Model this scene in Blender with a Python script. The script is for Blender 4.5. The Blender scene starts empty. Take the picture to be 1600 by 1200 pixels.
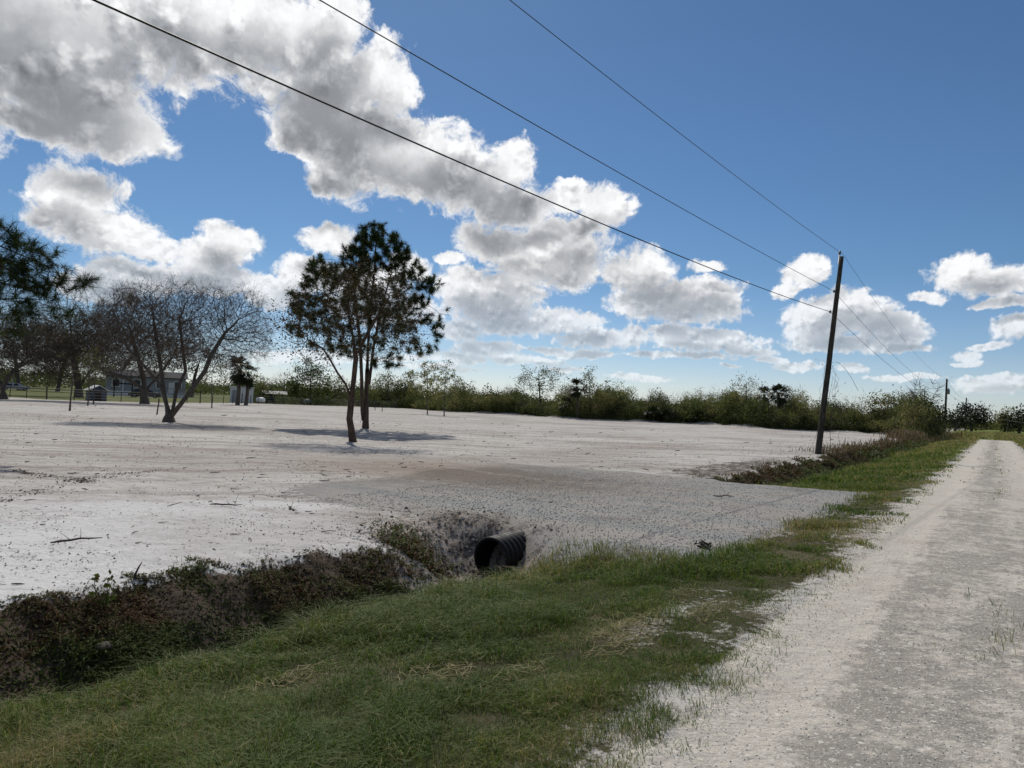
import bpy, math, random
import numpy as np
from math import radians, sin, cos, pi
from mathutils import Matrix, Vector

SC = bpy.context.scene
COL = SC.collection

# ------------------------------------------------------------------ camera
FPX = 1150.0                      # focal length in photo pixels (1600 wide)
CAM_H = 1.65
ROLL = radians(2.6)
VPX, VPY = 1555.0, 665.0          # where the road runs to on the horizon
_yc = VPY - (VPX - 800.0) * math.tan(ROLL)
PITCH = math.atan((_yc - 600.0) * cos(ROLL) / FPX)
_X = Vector((1, 0, 0)); _F = Vector((0, cos(PITCH), sin(PITCH))); _U = Vector((0, -sin(PITCH), cos(PITCH)))
_R = _X * cos(ROLL) + _U * sin(ROLL)
_UP = -_X * sin(ROLL) + _U * cos(ROLL)
cam_d = bpy.data.cameras.new("camera")
cam_d.sensor_width = 36.0
cam_d.lens = 36.0 * FPX / 1600.0
cam_d.clip_start = 0.05
cam_d.clip_end = 20000.0
cam = bpy.data.objects.new("camera", cam_d)
COL.objects.link(cam)
cam.matrix_world = Matrix(((_R.x, _UP.x, -_F.x, 0), (_R.y, _UP.y, -_F.y, 0), (_R.z, _UP.z, -_F.z, CAM_H), (0, 0, 0, 1)))
SC.camera = cam

def ray(px, py):
    d = _F + _R * ((px - 800.0) / FPX) + _UP * ((600.0 - py) / FPX)
    return d.normalized()
def azel(px, py):
    d = ray(px, py)
    return math.atan2(d.x, d.y), math.asin(d.z)
def gnd(px, py, z=-0.2):
    d = ray(px, py); k = (z - CAM_H) / d.z
    return np.array((d.x * k, d.y * k, z))
def at(px, py, dist):
    """world point seen at photo pixel (px,py), at horizontal distance dist"""
    d = ray(px, py); k = dist / math.hypot(d.x, d.y)
    return np.array((d.x * k, d.y * k, CAM_H + d.z * k))

# ------------------------------------------------------------------ sky, sun, exposure
SUN_AZ, SUN_EL = radians(-14.0), radians(47.0)    # ahead and a little to the left, above the frame
SUN_STRENGTH = 3.5
SC.view_settings.view_transform = 'Standard'
SC.view_settings.look = 'None'
SC.view_settings.gamma = 1.0
SC.view_settings.use_curve_mapping = False
SC.view_settings.exposure = 0.0
SC.render.engine = 'CYCLES'
cy = SC.cycles
cy.max_bounces = 6; cy.diffuse_bounces = 3; cy.glossy_bounces = 2; cy.transmission_bounces = 3; cy.transparent_max_bounces = 6
cy.sample_clamp_indirect = 6.0
cy.use_adaptive_sampling = True
cy.adaptive_threshold = 0.015

class NT:
    """terse node-graph writer"""
    def __init__(self, tree): self.t = tree
    def _set(self, sock, v):
        if isinstance(v, bpy.types.NodeSocket): self.t.links.new(v, sock)
        elif v is not None: sock.default_value = v
    def m(self, op, a, b=None, c=None, clamp=False):
        n = self.t.nodes.new('ShaderNodeMath'); n.operation = op; n.use_clamp = clamp
        for i, v in enumerate((a, b, c)): self._set(n.inputs[i], v)
        return n.outputs[0]
    def v(self, op, a, b=None, c=None):
        n = self.t.nodes.new('ShaderNodeVectorMath'); n.operation = op
        if op == 'SCALE':
            self._set(n.inputs[0], a); self._set(n.inputs['Scale'], b)
        else:
            for i, v in enumerate((a, b, c)): self._set(n.inputs[i], v)
        return n.outputs['Value'] if op in ('DOT_PRODUCT', 'LENGTH', 'DISTANCE') else n.outputs[0]
    def ss(self, x, lo, hi, a=0.0, b=1.0, kind='SMOOTHSTEP'):
        n = self.t.nodes.new('ShaderNodeMapRange'); n.interpolation_type = kind
        for i, v in enumerate((x, lo, hi, a, b)): self._set(n.inputs[i], v)
        return n.outputs[0]
    def mix(self, f, a, b, blend='MIX'):
        n = self.t.nodes.new('ShaderNodeMix'); n.data_type = 'RGBA'; n.blend_type = blend
        self._set(n.inputs[0], f); self._set(n.inputs[6], self.c(a)); self._set(n.inputs[7], self.c(b))
        return n.outputs[2]
    def fmix(self, f, a, b):
        n = self.t.nodes.new('ShaderNodeMix'); n.data_type = 'FLOAT'
        self._set(n.inputs[0], f); self._set(n.inputs[2], a); self._set(n.inputs[3], b)
        return n.outputs[0]
    @staticmethod
    def c(v):
        return (*v, 1.0) if isinstance(v, tuple) and len(v) == 3 else v
    def noise(self, vec, scale, detail=3.0, rough=0.5, dist=0.0, dim='3D', col=False, lac=2.0):
        n = self.t.nodes.new('ShaderNodeTexNoise'); n.noise_dimensions = dim
        self._set(n.inputs['Vector'], vec); self._set(n.inputs['Scale'], scale)
        self._set(n.inputs['Detail'], detail); self._set(n.inputs['Roughness'], rough); self._set(n.inputs['Distortion'], dist)
        self._set(n.inputs['Lacunarity'], lac)
        return n.outputs['Color' if col else 'Fac']
    def voro(self, vec, scale, feature='F1', out='Distance', dim='3D', detail=0.0, rough=0.5, rand=1.0):
        n = self.t.nodes.new('ShaderNodeTexVoronoi'); n.voronoi_dimensions = dim; n.feature = feature
        self._set(n.inputs['Vector'], vec); self._set(n.inputs['Scale'], scale); self._set(n.inputs['Randomness'], rand)
        if 'Detail' in n.inputs: self._set(n.inputs['Detail'], detail); self._set(n.inputs['Roughness'], rough)
        return n.outputs[out]
    def ramp(self, f, stops, interp='LINEAR'):
        n = self.t.nodes.new('ShaderNodeValToRGB'); n.color_ramp.interpolation = interp
        e = n.color_ramp.elements
        while len(e) < len(stops): e.new(0.5)
        for k, (p, c) in enumerate(stops):
            e[k].position = p; e[k].color = self.c(c)
        self._set(n.inputs[0], f)
        return n.outputs[0]
    def attr(self, name, out='Fac'):
        n = self.t.nodes.new('ShaderNodeAttribute'); n.attribute_name = name
        return n.outputs[out]
    def node(self, typ): return self.t.nodes.new(typ)

# clouds: where they stand in the sky, read off as (px, py, half width, half height) and turned into azimuth / elevation
CLOUDS = [
 # top-left mass
 (60,60,190,120),(115,160,98,72),(190,215,70,42),(300,50,150,85),(440,60,110,70),(60,190,80,36),(-120,90,150,130),(520,40,50,60),
 # diagonal mass
 (515,160,95,82),(468,215,50,36),(590,120,55,50),(580,235,105,75),(520,285,50,22),(680,240,75,60),(735,285,85,55),(650,285,80,40),(800,250,34,34),(790,315,100,36),
 (880,305,35,30),(940,320,46,34),(890,355,60,22),
 # under it
 (770,375,62,30),(860,400,95,50),(770,470,78,52),(860,500,46,22),(720,450,40,40),
 (1000,425,52,36),(1070,470,92,40),(1010,475,60,28),(1130,470,36,26),
 # left middle
 (120,305,72,46),(75,330,40,26),(160,360,84,36),(235,385,40,18),(365,375,46,30),(320,405,60,30),(220,430,80,30),(340,440,70,26),(150,450,60,28),
 (515,375,40,26),(480,430,44,28),(420,455,50,26),(560,440,80,30),(640,415,34,22),(600,480,90,30),(700,400,20,10),
 # right of the pole and by it
 (1310,490,76,32),(1275,515,50,28),(1390,515,50,30),(1400,543,46,9),(1320,538,90,14),
 (1262,420,32,24),(1235,450,20,12),(1105,412,30,10),
 # far right
 (1497,422,42,30),(1560,436,56,28),(1450,460,32,10),(1560,474,40,9),(1592,515,36,24),(1550,541,30,8),(1510,555,22,9),(1510,567,24,4),
 # low strips
 (1105,535,84,20),(1050,522,40,14),(1160,548,50,8),(935,530,66,15),(985,530,26,18),(915,552,46,7),(1090,558,50,5),(760,545,50,14),(820,562,60,9),(720,560,50,10),
 (1245,571,36,8),(1335,574,28,8),(1020,556,36,5),(1140,571,14,3),(640,560,60,6),(880,575,30,5),(560,560,30,8),(1420,590,60,5),(1560,600,70,16),
 (500,560,50,14),(420,560,40,12),(690,575,60,6),(860,545,40,7),(1000,590,50,5),(1200,560,24,5),(800,510,70,16),(720,520,40,16),(905,505,40,14),
]
def build_world():
    w = bpy.data.worlds.new("World"); SC.world = w; w.use_nodes = True
    t = w.node_tree; t.nodes.clear(); g = NT(t)
    out = g.node('ShaderNodeOutputWorld'); bg = g.node('ShaderNodeBackground')
    sky = g.node('ShaderNodeTexSky'); sky.sky_type = 'NISHITA'; sky.sun_disc = False
    sky.sun_elevation = SUN_EL; sky.sun_rotation = SUN_AZ
    sky.altitude = 10; sky.air_density = 1.0; sky.dust_density = 0.2; sky.ozone_density = 2.2
    tc = g.node('ShaderNodeTexCoord')
    d = g.v('NORMALIZE', tc.outputs['Generated'])
    sep = g.node('ShaderNodeSeparateXYZ'); t.links.new(d, sep.inputs[0])
    az = g.m('ARCTAN2', sep.outputs[0], sep.outputs[1]); el = g.m('ARCSINE', sep.outputs[2])
    cmb = g.node('ShaderNodeCombineXYZ'); t.links.new(az, cmb.inputs[0]); t.links.new(el, cmb.inputs[1])
    P = cmb.outputs[0]
    blobs = []
    for px, py, rx, ry in CLOUDS:
        a, e = azel(px, py)
        k = cos(math.atan(math.hypot(px - 800, py - 600) / FPX))
        gr = 1.12 + 0.02 * min(1.0, e / 0.3)
        blobs.append((a, e, gr * rx / FPX * k / max(cos(e), .5), gr * ry / FPX * k))
    # inside this window of directions the sky has the photograph's clouds; elsewhere a simpler broken cloud cover
    lo = g.ss(el, 0.02, 0.32)                       # 0 at the horizon, 1 high up: far clouds are smaller
    def cover(vec, sub):
        m = None
        for a, e, rx, ry in sub:
            q = g.v('MULTIPLY_ADD', vec, (1 / rx, 1 / ry, 0), (-a / rx, -e / ry, 0))
            d2 = g.v('DOT_PRODUCT', q, q)
            m = d2 if m is None else g.m('SMOOTH_MIN', m, d2, 0.4)
        return g.m('SUBTRACT', 1.0, m)
    w1 = g.v('SUBTRACT', g.noise(P, 11.0, 5.0, 0.62, col=True, dim='2D'), (0.5, 0.5, 0.5))
    Ps = g.v('ADD', P, g.v('SCALE', w1, g.fmix(lo, 0.022, 0.060)))     # outline
    Pb = g.v('ADD', P, g.v('SCALE', w1, g.fmix(lo, 0.010, 0.022)))     # billows
    def billow(vec):
        q = g.v('MULTIPLY', vec, (1, 1.15, 0))
        a = g.voro(q, 17.0, 'F1', dim='2D', detail=3.0, rough=0.6)
        b = g.voro(q, 44.0, 'F1', dim='2D', detail=2.0, rough=0.6)
        big = g.ss(a, 0.1, 0.8, 0.5, -0.5, 'LINEAR'); sm = g.ss(b, 0.1, 0.8, 0.5, -0.5, 'LINEAR')
        return g.fmix(lo, sm, big)
    S0 = cover(Ps, blobs); B0 = billow(Pb)
    fine = g.m('SUBTRACT', g.fmix(lo, g.noise(Pb, 100.0, 4.0, 0.62, dim='2D'), g.noise(Pb, 34.0, 6.0, 0.64, dim='2D')), 0.5)
    wisp = g.m('SUBTRACT', g.noise(Ps, 26.0, 5.0, 0.7, dist=.6, dim='2D'), 0.5)
    D0 = g.m('ADD', g.m('MULTIPLY_ADD', B0, 0.50, S0), g.m('ADD', g.m('MULTIPLY', fine, 1.3), g.m('MULTIPLY', wisp, 1.3)))
    alpha = g.ss(D0, -0.30, 0.34)
    sd = g.v('NORMALIZE', g.v('SUBTRACT', (SUN_AZ, SUN_EL, 0), P))
    st = g.fmix(lo, 0.022, 0.055)
    P1 = g.v('ADD', Ps, g.v('SCALE', sd, st)); P2 = g.v('ADD', Pb, g.v('SCALE', sd, g.m('MULTIPLY', st, 0.22)))
    bigb = [b for b in blobs if b[2] > 0.024]
    S1 = cover(P1, bigb); B2 = billow(P2)
    relief = g.m('SUBTRACT', B0, B2)                 # >0 where the billow faces the sun
    soft = g.m('SUBTRACT', g.noise(Pb, 9.0, 4.0, 0.50, dim='2D'), 0.5)
    thick = g.ss(g.m('ADD', g.m('ADD', S1, g.m('MULTIPLY', B0, -0.25)), g.m('MULTIPLY', soft, 1.5)), -0.40, 1.25)
    core = g.ss(g.m('ADD', S0, g.m('MULTIPLY', fine, 0.9)), 0.12, 0.95)
    cf = g.fmix(lo, 0.50, 0.12)
    shade = g.m('MULTIPLY', thick, g.m('ADD', cf, g.m('MULTIPLY', core, g.m('SUBTRACT', 1.0, cf))))
    lum = g.m('SUBTRACT', 1.0, g.m('MULTIPLY', shade, g.fmix(lo, 0.54, 0.72)))
    lum = g.m('ADD', lum, g.m('MULTIPLY', relief, g.fmix(shade, 0.50, 0.12)))
    lum = g.m('ADD', lum, g.m('MULTIPLY', fine, g.fmix(shade, 0.42, 0.10)))
    lum = g.m('ADD', lum, g.m('MULTIPLY', g.m('MULTIPLY', soft, shade), 0.30))
    lum = g.m('MAXIMUM', g.m('MINIMUM', lum, 1.05), 0.12)
    ccol = g.mix(g.ss(lum, 0.2, 0.9), (0.88, 0.93, 1.0), (0.985, 0.99, 1.0))
    ccol = g.v('SCALE', ccol, g.m('MULTIPLY', lum, CLOUD_WHITE))
    hz = g.ss(el, 0.0, 0.20, 0.50, 0.0)              # the air in front of the far clouds takes their contrast
    alpha = g.m('MULTIPLY', alpha, g.ss(el, 0.004, 0.05))
    alpha = g.m('MULTIPLY', alpha, g.m('SUBTRACT', 1.0, hz))
    tint = g.ramp(g.ss(el, 0.0, 0.60, 0.0, 1.0, 'LINEAR'), SKY_TINT)
    skyc = g.v('MULTIPLY', sky.outputs[0], tint)
    t.links.new(g.mix(alpha, skyc, ccol), bg.inputs[0]); bg.inputs[1].default_value = SKY_STRENGTH
    # the rest of the sky
    bg2 = g.node('ShaderNodeBackground'); bg2.inputs[1].default_value = SKY_STRENGTH
    a2 = g.ss(g.noise(g.v('MULTIPLY', d, (1, 1, 2.2)), 2.6, 6.0, 0.6), 0.47, 0.60)
    a2 = g.m('MULTIPLY', a2, g.ss(sep.outputs[2], 0.0, 0.12))
    t.links.new(g.mix(a2, skyc, tuple(CLOUD_WHITE * 0.5 * k for k in (.97, .98, 1.0))), bg2.inputs[0])
    inside = g.m('MULTIPLY', g.m('LESS_THAN', g.m('ABSOLUTE', az), 0.80), g.m('MULTIPLY', g.m('GREATER_THAN', el, -0.01), g.m('LESS_THAN', el, 0.66)))
    ms = g.node('ShaderNodeMixShader'); t.links.new(inside, ms.inputs[0]); t.links.new(bg2.outputs[0], ms.inputs[1]); t.links.new(bg.outputs[0], ms.inputs[2])
    t.links.new(ms.outputs[0], out.inputs[0])
    w.cycles.sampling_method = 'MANUAL'; w.cycles.sample_map_resolution = 512
SKY_STRENGTH = 0.10
CLOUD_WHITE = 9.6
SKY_TINT = [(0.0, (0.66, 0.76, 1.04)), (0.05, (0.70, 0.77, 0.98)), (0.14, (0.56, 0.66, 0.83)), (0.30, (0.42, 0.57, 0.71)), (1.0, (0.40, 0.55, 0.66))]
build_world()

sun_d = bpy.data.lights.new("sun", 'SUN'); sun_d.energy = SUN_STRENGTH; sun_d.angle = radians(0.53); sun_d.color = (1.0, 0.94, 0.84)
sun = bpy.data.objects.new("sun", sun_d); COL.objects.link(sun)
_sd = Vector((sin(SUN_AZ) * cos(SUN_EL), cos(SUN_AZ) * cos(SUN_EL), sin(SUN_EL)))
sun.rotation_euler = _sd.to_track_quat('Z', 'Y').to_euler()
sun.location = _sd * 50

# ------------------------------------------------------------------ helpers: meshes, noise, tags
rng = np.random.default_rng(11)
ROAD_AZ = radians(33.352)
UX, UY = sin(ROAD_AZ), cos(ROAD_AZ)          # along the road
NX, NY = -cos(ROAD_AZ), sin(ROAD_AZ)         # to the left of the road
def st(x, y): return x * UX + y * UY, x * NX + y * NY
def xy(s, t): return s * UX + t * NX, s * UY + t * NY

def _hash(ix, iy, seed):
    h = (ix.astype(np.int64) * 374761393 + iy.astype(np.int64) * 668265263 + seed * 1274126177) & 0x7fffffff
    h = ((h ^ (h >> 13)) * 1274126177) & 0x7fffffff
    return ((h ^ (h >> 16)) & 0xffff) / 65535.0
def vnoise(x, y, seed=0):
    ix, iy = np.floor(x), np.floor(y); fx, fy = x - ix, y - iy
    fx = fx * fx * (3 - 2 * fx); fy = fy * fy * (3 - 2 * fy)
    a, b = _hash(ix, iy, seed), _hash(ix + 1, iy, seed); c, d = _hash(ix, iy + 1, seed), _hash(ix + 1, iy + 1, seed)
    return (a * (1 - fx) + b * fx) * (1 - fy) + (c * (1 - fx) + d * fx) * fy
def fbm(x, y, scale=1.0, octv=4, seed=0, gain=0.5):
    x = np.asarray(x, float); y = np.asarray(y, float)
    s = 0; a = 1; n = 0
    for k in range(octv):
        s = s + a * vnoise(x * scale + 17.3 * k, y * scale - 9.1 * k, seed + k); n += a; a *= gain; scale *= 2.03
    return s / n
def sst(x, a, b):
    k = np.clip((x - a) / (b - a), 0, 1); return k * k * (3 - 2 * k)

class Acc:
    """collects geometry for ONE mesh"""
    def __init__(self): self.v = []; self.f = []; self.t = []; self.n = 0; self.tint = []; self.mi = []
    def add(self, v, f, tint=0.5, mi=0):
        v = np.asarray(v, float).reshape(-1, 3); f = np.asarray(f, np.int64)
        self.v.append(v); self.f.append(f + self.n); self.n += len(v)
        self.tint.append(np.broadcast_to(np.asarray(tint, float), (len(v),)))
        self.mi.append(np.full(len(f), mi))
    def tubes(self, P, R, k=5, tint=0.5, cap=False, mi=0):
        """P (T,n,3) polylines, R (T,n) or (n,) radii"""
        P = np.asarray(P, float)
        if P.ndim == 2: P = P[None]
        T, n, _ = P.shape
        R = np.broadcast_to(np.asarray(R, float), (T, n))
        D = np.empty_like(P); D[:, 1:-1] = P[:, 2:] - P[:, :-2]; D[:, 0] = P[:, 1] - P[:, 0]; D[:, -1] = P[:, -1] - P[:, -2]
        D /= np.linalg.norm(D, axis=2, keepdims=True) + 1e-9
        M = (P[:, -1] - P[:, 0]); M /= np.linalg.norm(M, axis=1, keepdims=True) + 1e-9
        ref = np.where(np.abs(M[:, 2:3]) > 0.8, np.array([[1., 0.13, 0]]), np.array([[0, 0.1, 1.]]))[:, None, :]
        A = np.cross(D, ref); A /= np.linalg.norm(A, axis=2, keepdims=True) + 1e-9
        B = np.cross(D, A)
        an = np.arange(k) * 2 * pi / k
        V = P[:, :, None] + R[:, :, None, None] * (A[:, :, None] * np.cos(an)[None, None, :, None] + B[:, :, None] * np.sin(an)[None, None, :, None])
        i = np.arange(n - 1)[:, None] * k; j = np.arange(k)[None]
        q = np.stack([i + j, i + (j + 1) % k, i + k + (j + 1) % k, i + k + j], -1).reshape(-1, 4)
        F = (q[None] + (np.arange(T) * n * k)[:, None, None]).reshape(-1, 4)
        if np.ndim(tint) == 1: tint = np.repeat(tint, n * k)
        self.add(V.reshape(-1, 3), F, tint, mi)
        if cap:
            base = self.n - T * n * k
            for tt in range(T):
                for e in (0, n - 1):
                    c = P[tt, e]; self.add(c[None], np.zeros((0, 3)), 0.5 if np.ndim(tint) else tint)
                    ring = base + tt * n * k + e * k + np.arange(k)
                    tri = np.stack([ring, np.roll(ring, -1), np.full(k, self.n - 1)], -1)
                    self.f.append(tri); self.mi.append(np.full(k, mi))
    def box(self, c, size, rz=0.0, tint=0.5, mi=0, taper=1.0):
        x, y, z = np.array(size) / 2
        v = np.array([[sx * x * (taper if sz > 0 else 1), sy * y * (taper if sz > 0 else 1), sz * z] for sz in (-1, 1) for sx, sy in ((-1, -1), (1, -1), (1, 1), (-1, 1))])
        ca, sa = cos(rz), sin(rz)
        v = np.stack([v[:, 0] * ca - v[:, 1] * sa, v[:, 0] * sa + v[:, 1] * ca, v[:, 2]], -1) + np.array(c)
        self.add(v, [[0, 3, 2, 1], [4, 5, 6, 7], [0, 1, 5, 4], [1, 2, 6, 5], [2, 3, 7, 6], [3, 0, 4, 7]], tint, mi)
    def cards(self, C, U, V, tint):
        """quads (leaf shapes): centre C, half axes U (length), V (width)"""
        C = np.asarray(C); N = len(C)
        q = np.stack([C - U, C + V, C + U, C - V], 1).reshape(-1, 3)
        self.add(q, np.arange(4 * N).reshape(N, 4), np.repeat(np.broadcast_to(tint, (N,)), 4))
    def build(self, name, mats, parent=None, smooth=False, loc=None):
        me = bpy.data.meshes.new(name)
        v = np.concatenate(self.v) if self.v else np.zeros((0, 3))
        if loc is not None: v = v - np.asarray(loc)
        ls, lt, mi = [], [], []
        for f, m_ in zip(self.f, self.mi):
            if len(f): ls.append(f.reshape(-1)); lt.append(np.full(len(f), f.shape[1])); mi.append(m_)
        ls = np.concatenate(ls); lt = np.concatenate(lt); mi = np.concatenate(mi)
        me.vertices.add(len(v)); me.vertices.foreach_set('co', v.astype(np.float32).reshape(-1))
        me.loops.add(len(ls)); me.loops.foreach_set('vertex_index', ls.astype(np.int32))
        me.polygons.add(len(lt)); st_ = np.concatenate([[0], np.cumsum(lt)[:-1]])
        me.polygons.foreach_set('loop_start', st_.astype(np.int32)); me.polygons.foreach_set('loop_total', lt.astype(np.int32))
        me.polygons.foreach_set('material_index', mi.astype(np.int32))
        me.polygons.foreach_set('use_smooth', np.full(len(lt), smooth))
        me.update(calc_edges=True)
        at_ = me.attributes.new('tint', 'FLOAT', 'POINT'); at_.data.foreach_set('value', np.concatenate(self.tint).astype(np.float32))
        for m_ in (mats if isinstance(mats, (list, tuple)) else [mats]): me.materials.append(m_)
        o = bpy.data.objects.new(name, me); COL.objects.link(o)
        if parent is not None: o.parent = parent
        return o

def empty(name, loc, label, cat, group=None):
    o = bpy.data.objects.new(name, None); COL.objects.link(o); o.location = loc
    o.empty_display_size = 0.3
    o['label'] = label; o['category'] = cat
    if group: o['group'] = group
    return o
def tag(o, label, cat, group=None, kind=None):
    o['label'] = label; o['category'] = cat
    if group: o['group'] = group
    if kind: o['kind'] = kind
    return o
def structure(o): o['kind'] = 'structure'; return o
def copy_tree(o, loc, rz=0.0, scale=1.0, label=None):
    c = o.copy(); COL.objects.link(c); c.location = loc; c.rotation_euler = (0, 0, rz); c.scale = (scale,) * 3
    if label: c['label'] = label
    for ch in list(o.children):
        d = ch.copy(); COL.objects.link(d); d.parent = c
        for g_ in ch.children:
            e = g_.copy(); COL.objects.link(e); e.parent = d
    return c

# ------------------------------------------------------------------ materials
def new_mat(name):
    m_ = bpy.data.materials.new(name); m_.use_nodes = True
    t = m_.node_tree; t.nodes.clear(); g = NT(t); out = g.node('ShaderNodeOutputMaterial')
    return m_, g, out
def bsdf(g, out, col, rough=0.85, spec=0.25, bump=None, bdist=0.02, bstr=0.6, metal=0.0):
    b = g.node('ShaderNodeBsdfPrincipled'); g._set(b.inputs['Base Color'], g.c(col)); g._set(b.inputs['Roughness'], rough)
    b.inputs['Specular IOR Level'].default_value = spec; b.inputs['Metallic'].default_value = metal
    if bump is not None:
        n = g.node('ShaderNodeBump'); n.inputs['Distance'].default_value = bdist; n.inputs['Strength'].default_value = bstr
        g._set(n.inputs['Height'], bump); g.t.links.new(n.outputs[0], b.inputs['Normal'])
    g.t.links.new(b.outputs[0], out.inputs[0]); return b
def leaf_mat(name, stops, trans=0.35, rough=0.6):
    """foliage: colour by the per-leaf tint, some light passes through"""
    m_, g, out = new_mat(name)
    col = g.ramp(g.attr('tint'), stops)
    d = g.node('ShaderNodeBsdfPrincipled'); g.t.links.new(col, d.inputs['Base Color']); d.inputs['Roughness'].default_value = rough; d.inputs['Specular IOR Level'].default_value = 0.2
    tr = g.node('ShaderNodeBsdfTranslucent'); g.t.links.new(g.mix(0.5, col, (1, 1, 0.45), 'MULTIPLY'), tr.inputs[0])
    mx = g.node('ShaderNodeMixShader'); mx.inputs[0].default_value = trans
    g.t.links.new(d.outputs[0], mx.inputs[1]); g.t.links.new(tr.outputs[0], mx.inputs[2]); g.t.links.new(mx.outputs[0], out.inputs[0])
    return m_
def bark_mat(name, dark, light, sc=14.0):
    m_, g, out = new_mat(name)
    tc = g.node('ShaderNodeTexCoord').outputs['Object']
    q = g.v('MULTIPLY', tc, (1, 1, 0.22))
    n = g.noise(q, sc, 5, 0.65); vv = g.voro(q, sc * 1.3, 'F1')
    f = g.m('ADD', g.m('MULTIPLY', n, 0.8), g.m('MULTIPLY', vv, 0.35))
    col = g.ramp(g.ss(f, 0.25, 0.85), [(0, dark), (0.55, tuple((a + b) / 2 for a, b in zip(dark, light))), (1, light)])
    bsdf(g, out, col, 0.9, 0.15, f, 0.03, 0.9); return m_
def paint_mat(name, col, rough=0.6, var=0.15, sc=3.0, metal=0.0, spec=0.3):
    m_, g, out = new_mat(name)
    tc = g.node('ShaderNodeTexCoord').outputs['Object']
    n = g.noise(tc, sc, 5, 0.6)
    c2 = tuple(k * (1 - var) for k in col); c3 = tuple(min(1, k * (1 + var)) for k in col)
    bsdf(g, out, g.mix(n, c2, c3), rough, spec, n, 0.004, 0.4, metal); return m_

# ------------------------------------------------------------------ the ground: one height field, cut into its kinds of surface
DITCH_S0, DITCH_S1 = -30.0, 150.0
def drive_fill(s, t):
    wob = (fbm(s, t, 0.8, 3, 5) - 0.5)
    a = sst(s + 0.9 * wob - 0.16 * np.clip(t - 5.8, -2, 3), 8.1, 9.3); b = 1 - sst(s + 0.8 * wob, 18.8, 20.6)
    return a * b
def far_edge(s):
    """t of the ditch's field-side lip"""
    return 6.80 + 0.50 * (fbm(s, s * 0, 0.45, 5, 21, .65) - 0.5) * 2 + 0.35 * sst(s, 22, 40) - 0.35 * sst(s, 3, 7)
def height(x, y, fine=True):
    x = np.asarray(x, float); y = np.asarray(y, float)
    s, t = st(x, y)
    r = np.hypot(x, y)
    fe = far_edge(s)
    field = -0.2 + 0.16 * (fbm(x, y, 0.07, 3, 1) - 0.5) * sst(t, fe, fe + 8)
    verge = -0.36 * sst(t, 1.2, 5.2)
    rightv = -0.22 * sst(-t, 1.6, 4.5)
    base = np.where(t > 4.8, 0, 0) + np.where(t > 0, verge, rightv)
    # ditch profile
    lip = 4.70 + 0.25 * (fbm(s, s * 0, 0.5, 3, 31) - 0.5) * 2
    bot = -0.92 + 0.10 * (fbm(s, s * 0 + 3, 0.4, 2, 41) - 0.5)
    down = sst(t, lip, lip + 0.8); up = sst(t, fe - 1.5, fe + .3)
    z = base * (1 - down) + bot * down
    z = z * (1 - up) + field * up
    # ditch fades out at its ends
    en = sst(s, DITCH_S1 - 25, DITCH_S1)
    flat = base * (1 - sst(t, 3, 9)) + field * sst(t, 3, 9)
    z = z * (1 - en) + flat * en
    # driveway fill across the ditch
    f = drive_fill(s, t)
    dz = -0.07 - 0.10 * sst(t, 2.5, 10) + 0.03 * (fbm(x, y, 0.5, 2, 6) - .5)
    dz = np.maximum(dz, flat)
    z = z * (1 - f) + dz * f
    # bowl scooped round the pipe mouth
    ds = (s - 8.35) / 1.0; dt = (t - 6.0) / 0.95
    bowl = np.exp(-(ds * ds + dt * dt) * 1.2) * sst(9.9 - s, 0, 1.0)
    z = np.minimum(z, z * (1 - bowl) + (-0.98) * bowl)
    z = z - 0.13 * np.exp(-(((s - 7.4) / 1.5) ** 2 + ((t - 4.75) / .55) ** 2)) * (t < 6)
    # road ruts
    road = sst(1.6 - t, 0, 0.3) * sst(t + 1.7, 0, 0.3) * (1 - sst(s, 96, 100))
    z = z - road * (0.025 * np.exp(-((t - 0.95) / 0.3) ** 2) + 0.025 * np.exp(-((t + 0.75) / 0.3) ** 2)) + road * 0.01
    # pasture beyond the fence and the far ground, gently uneven
    z = z + 0.25 * (fbm(x, y, 0.02, 3, 8) - 0.5) * sst(r, 70, 200)
    # push-up berm along the brush line
    z = z + berm(x, y)
    if fine:
        rough = sst(t, fe - 0.3, fe + 0.6) * (1 - f)
        k = 1.0 / (1 + (r / 30) ** 2)
        z = z + (0.055 * (fbm(x, y, 1.3, 3, 9) - 0.5) + 0.05 * (fbm(x, y, 4.5, 3, 10) - 0.5)) * (0.45 + 0.55 * rough) * (0.3 + 0.7 * k)
        mb = np.exp(-(((s - 8.5) / 1.5) ** 2 + ((t - 6.3) / 1.6) ** 2)) * sst(t, 5.0, 5.5)
        z = z + mb * (0.20 * (fbm(x, y, 2.6, 5, 14, .6) - 0.5) + .06 * (fbm(x, y, 11.0, 3, 15) - .5))
        slope = sst(t, 4.6, 5.1) * (1 - sst(t, fe - .2, fe + .5))
        z = z + 0.16 * (fbm(x, y, 2.2, 4, 12) - 0.5) * slope * (1 - sst(f, 0.6, 1))
    return z
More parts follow.
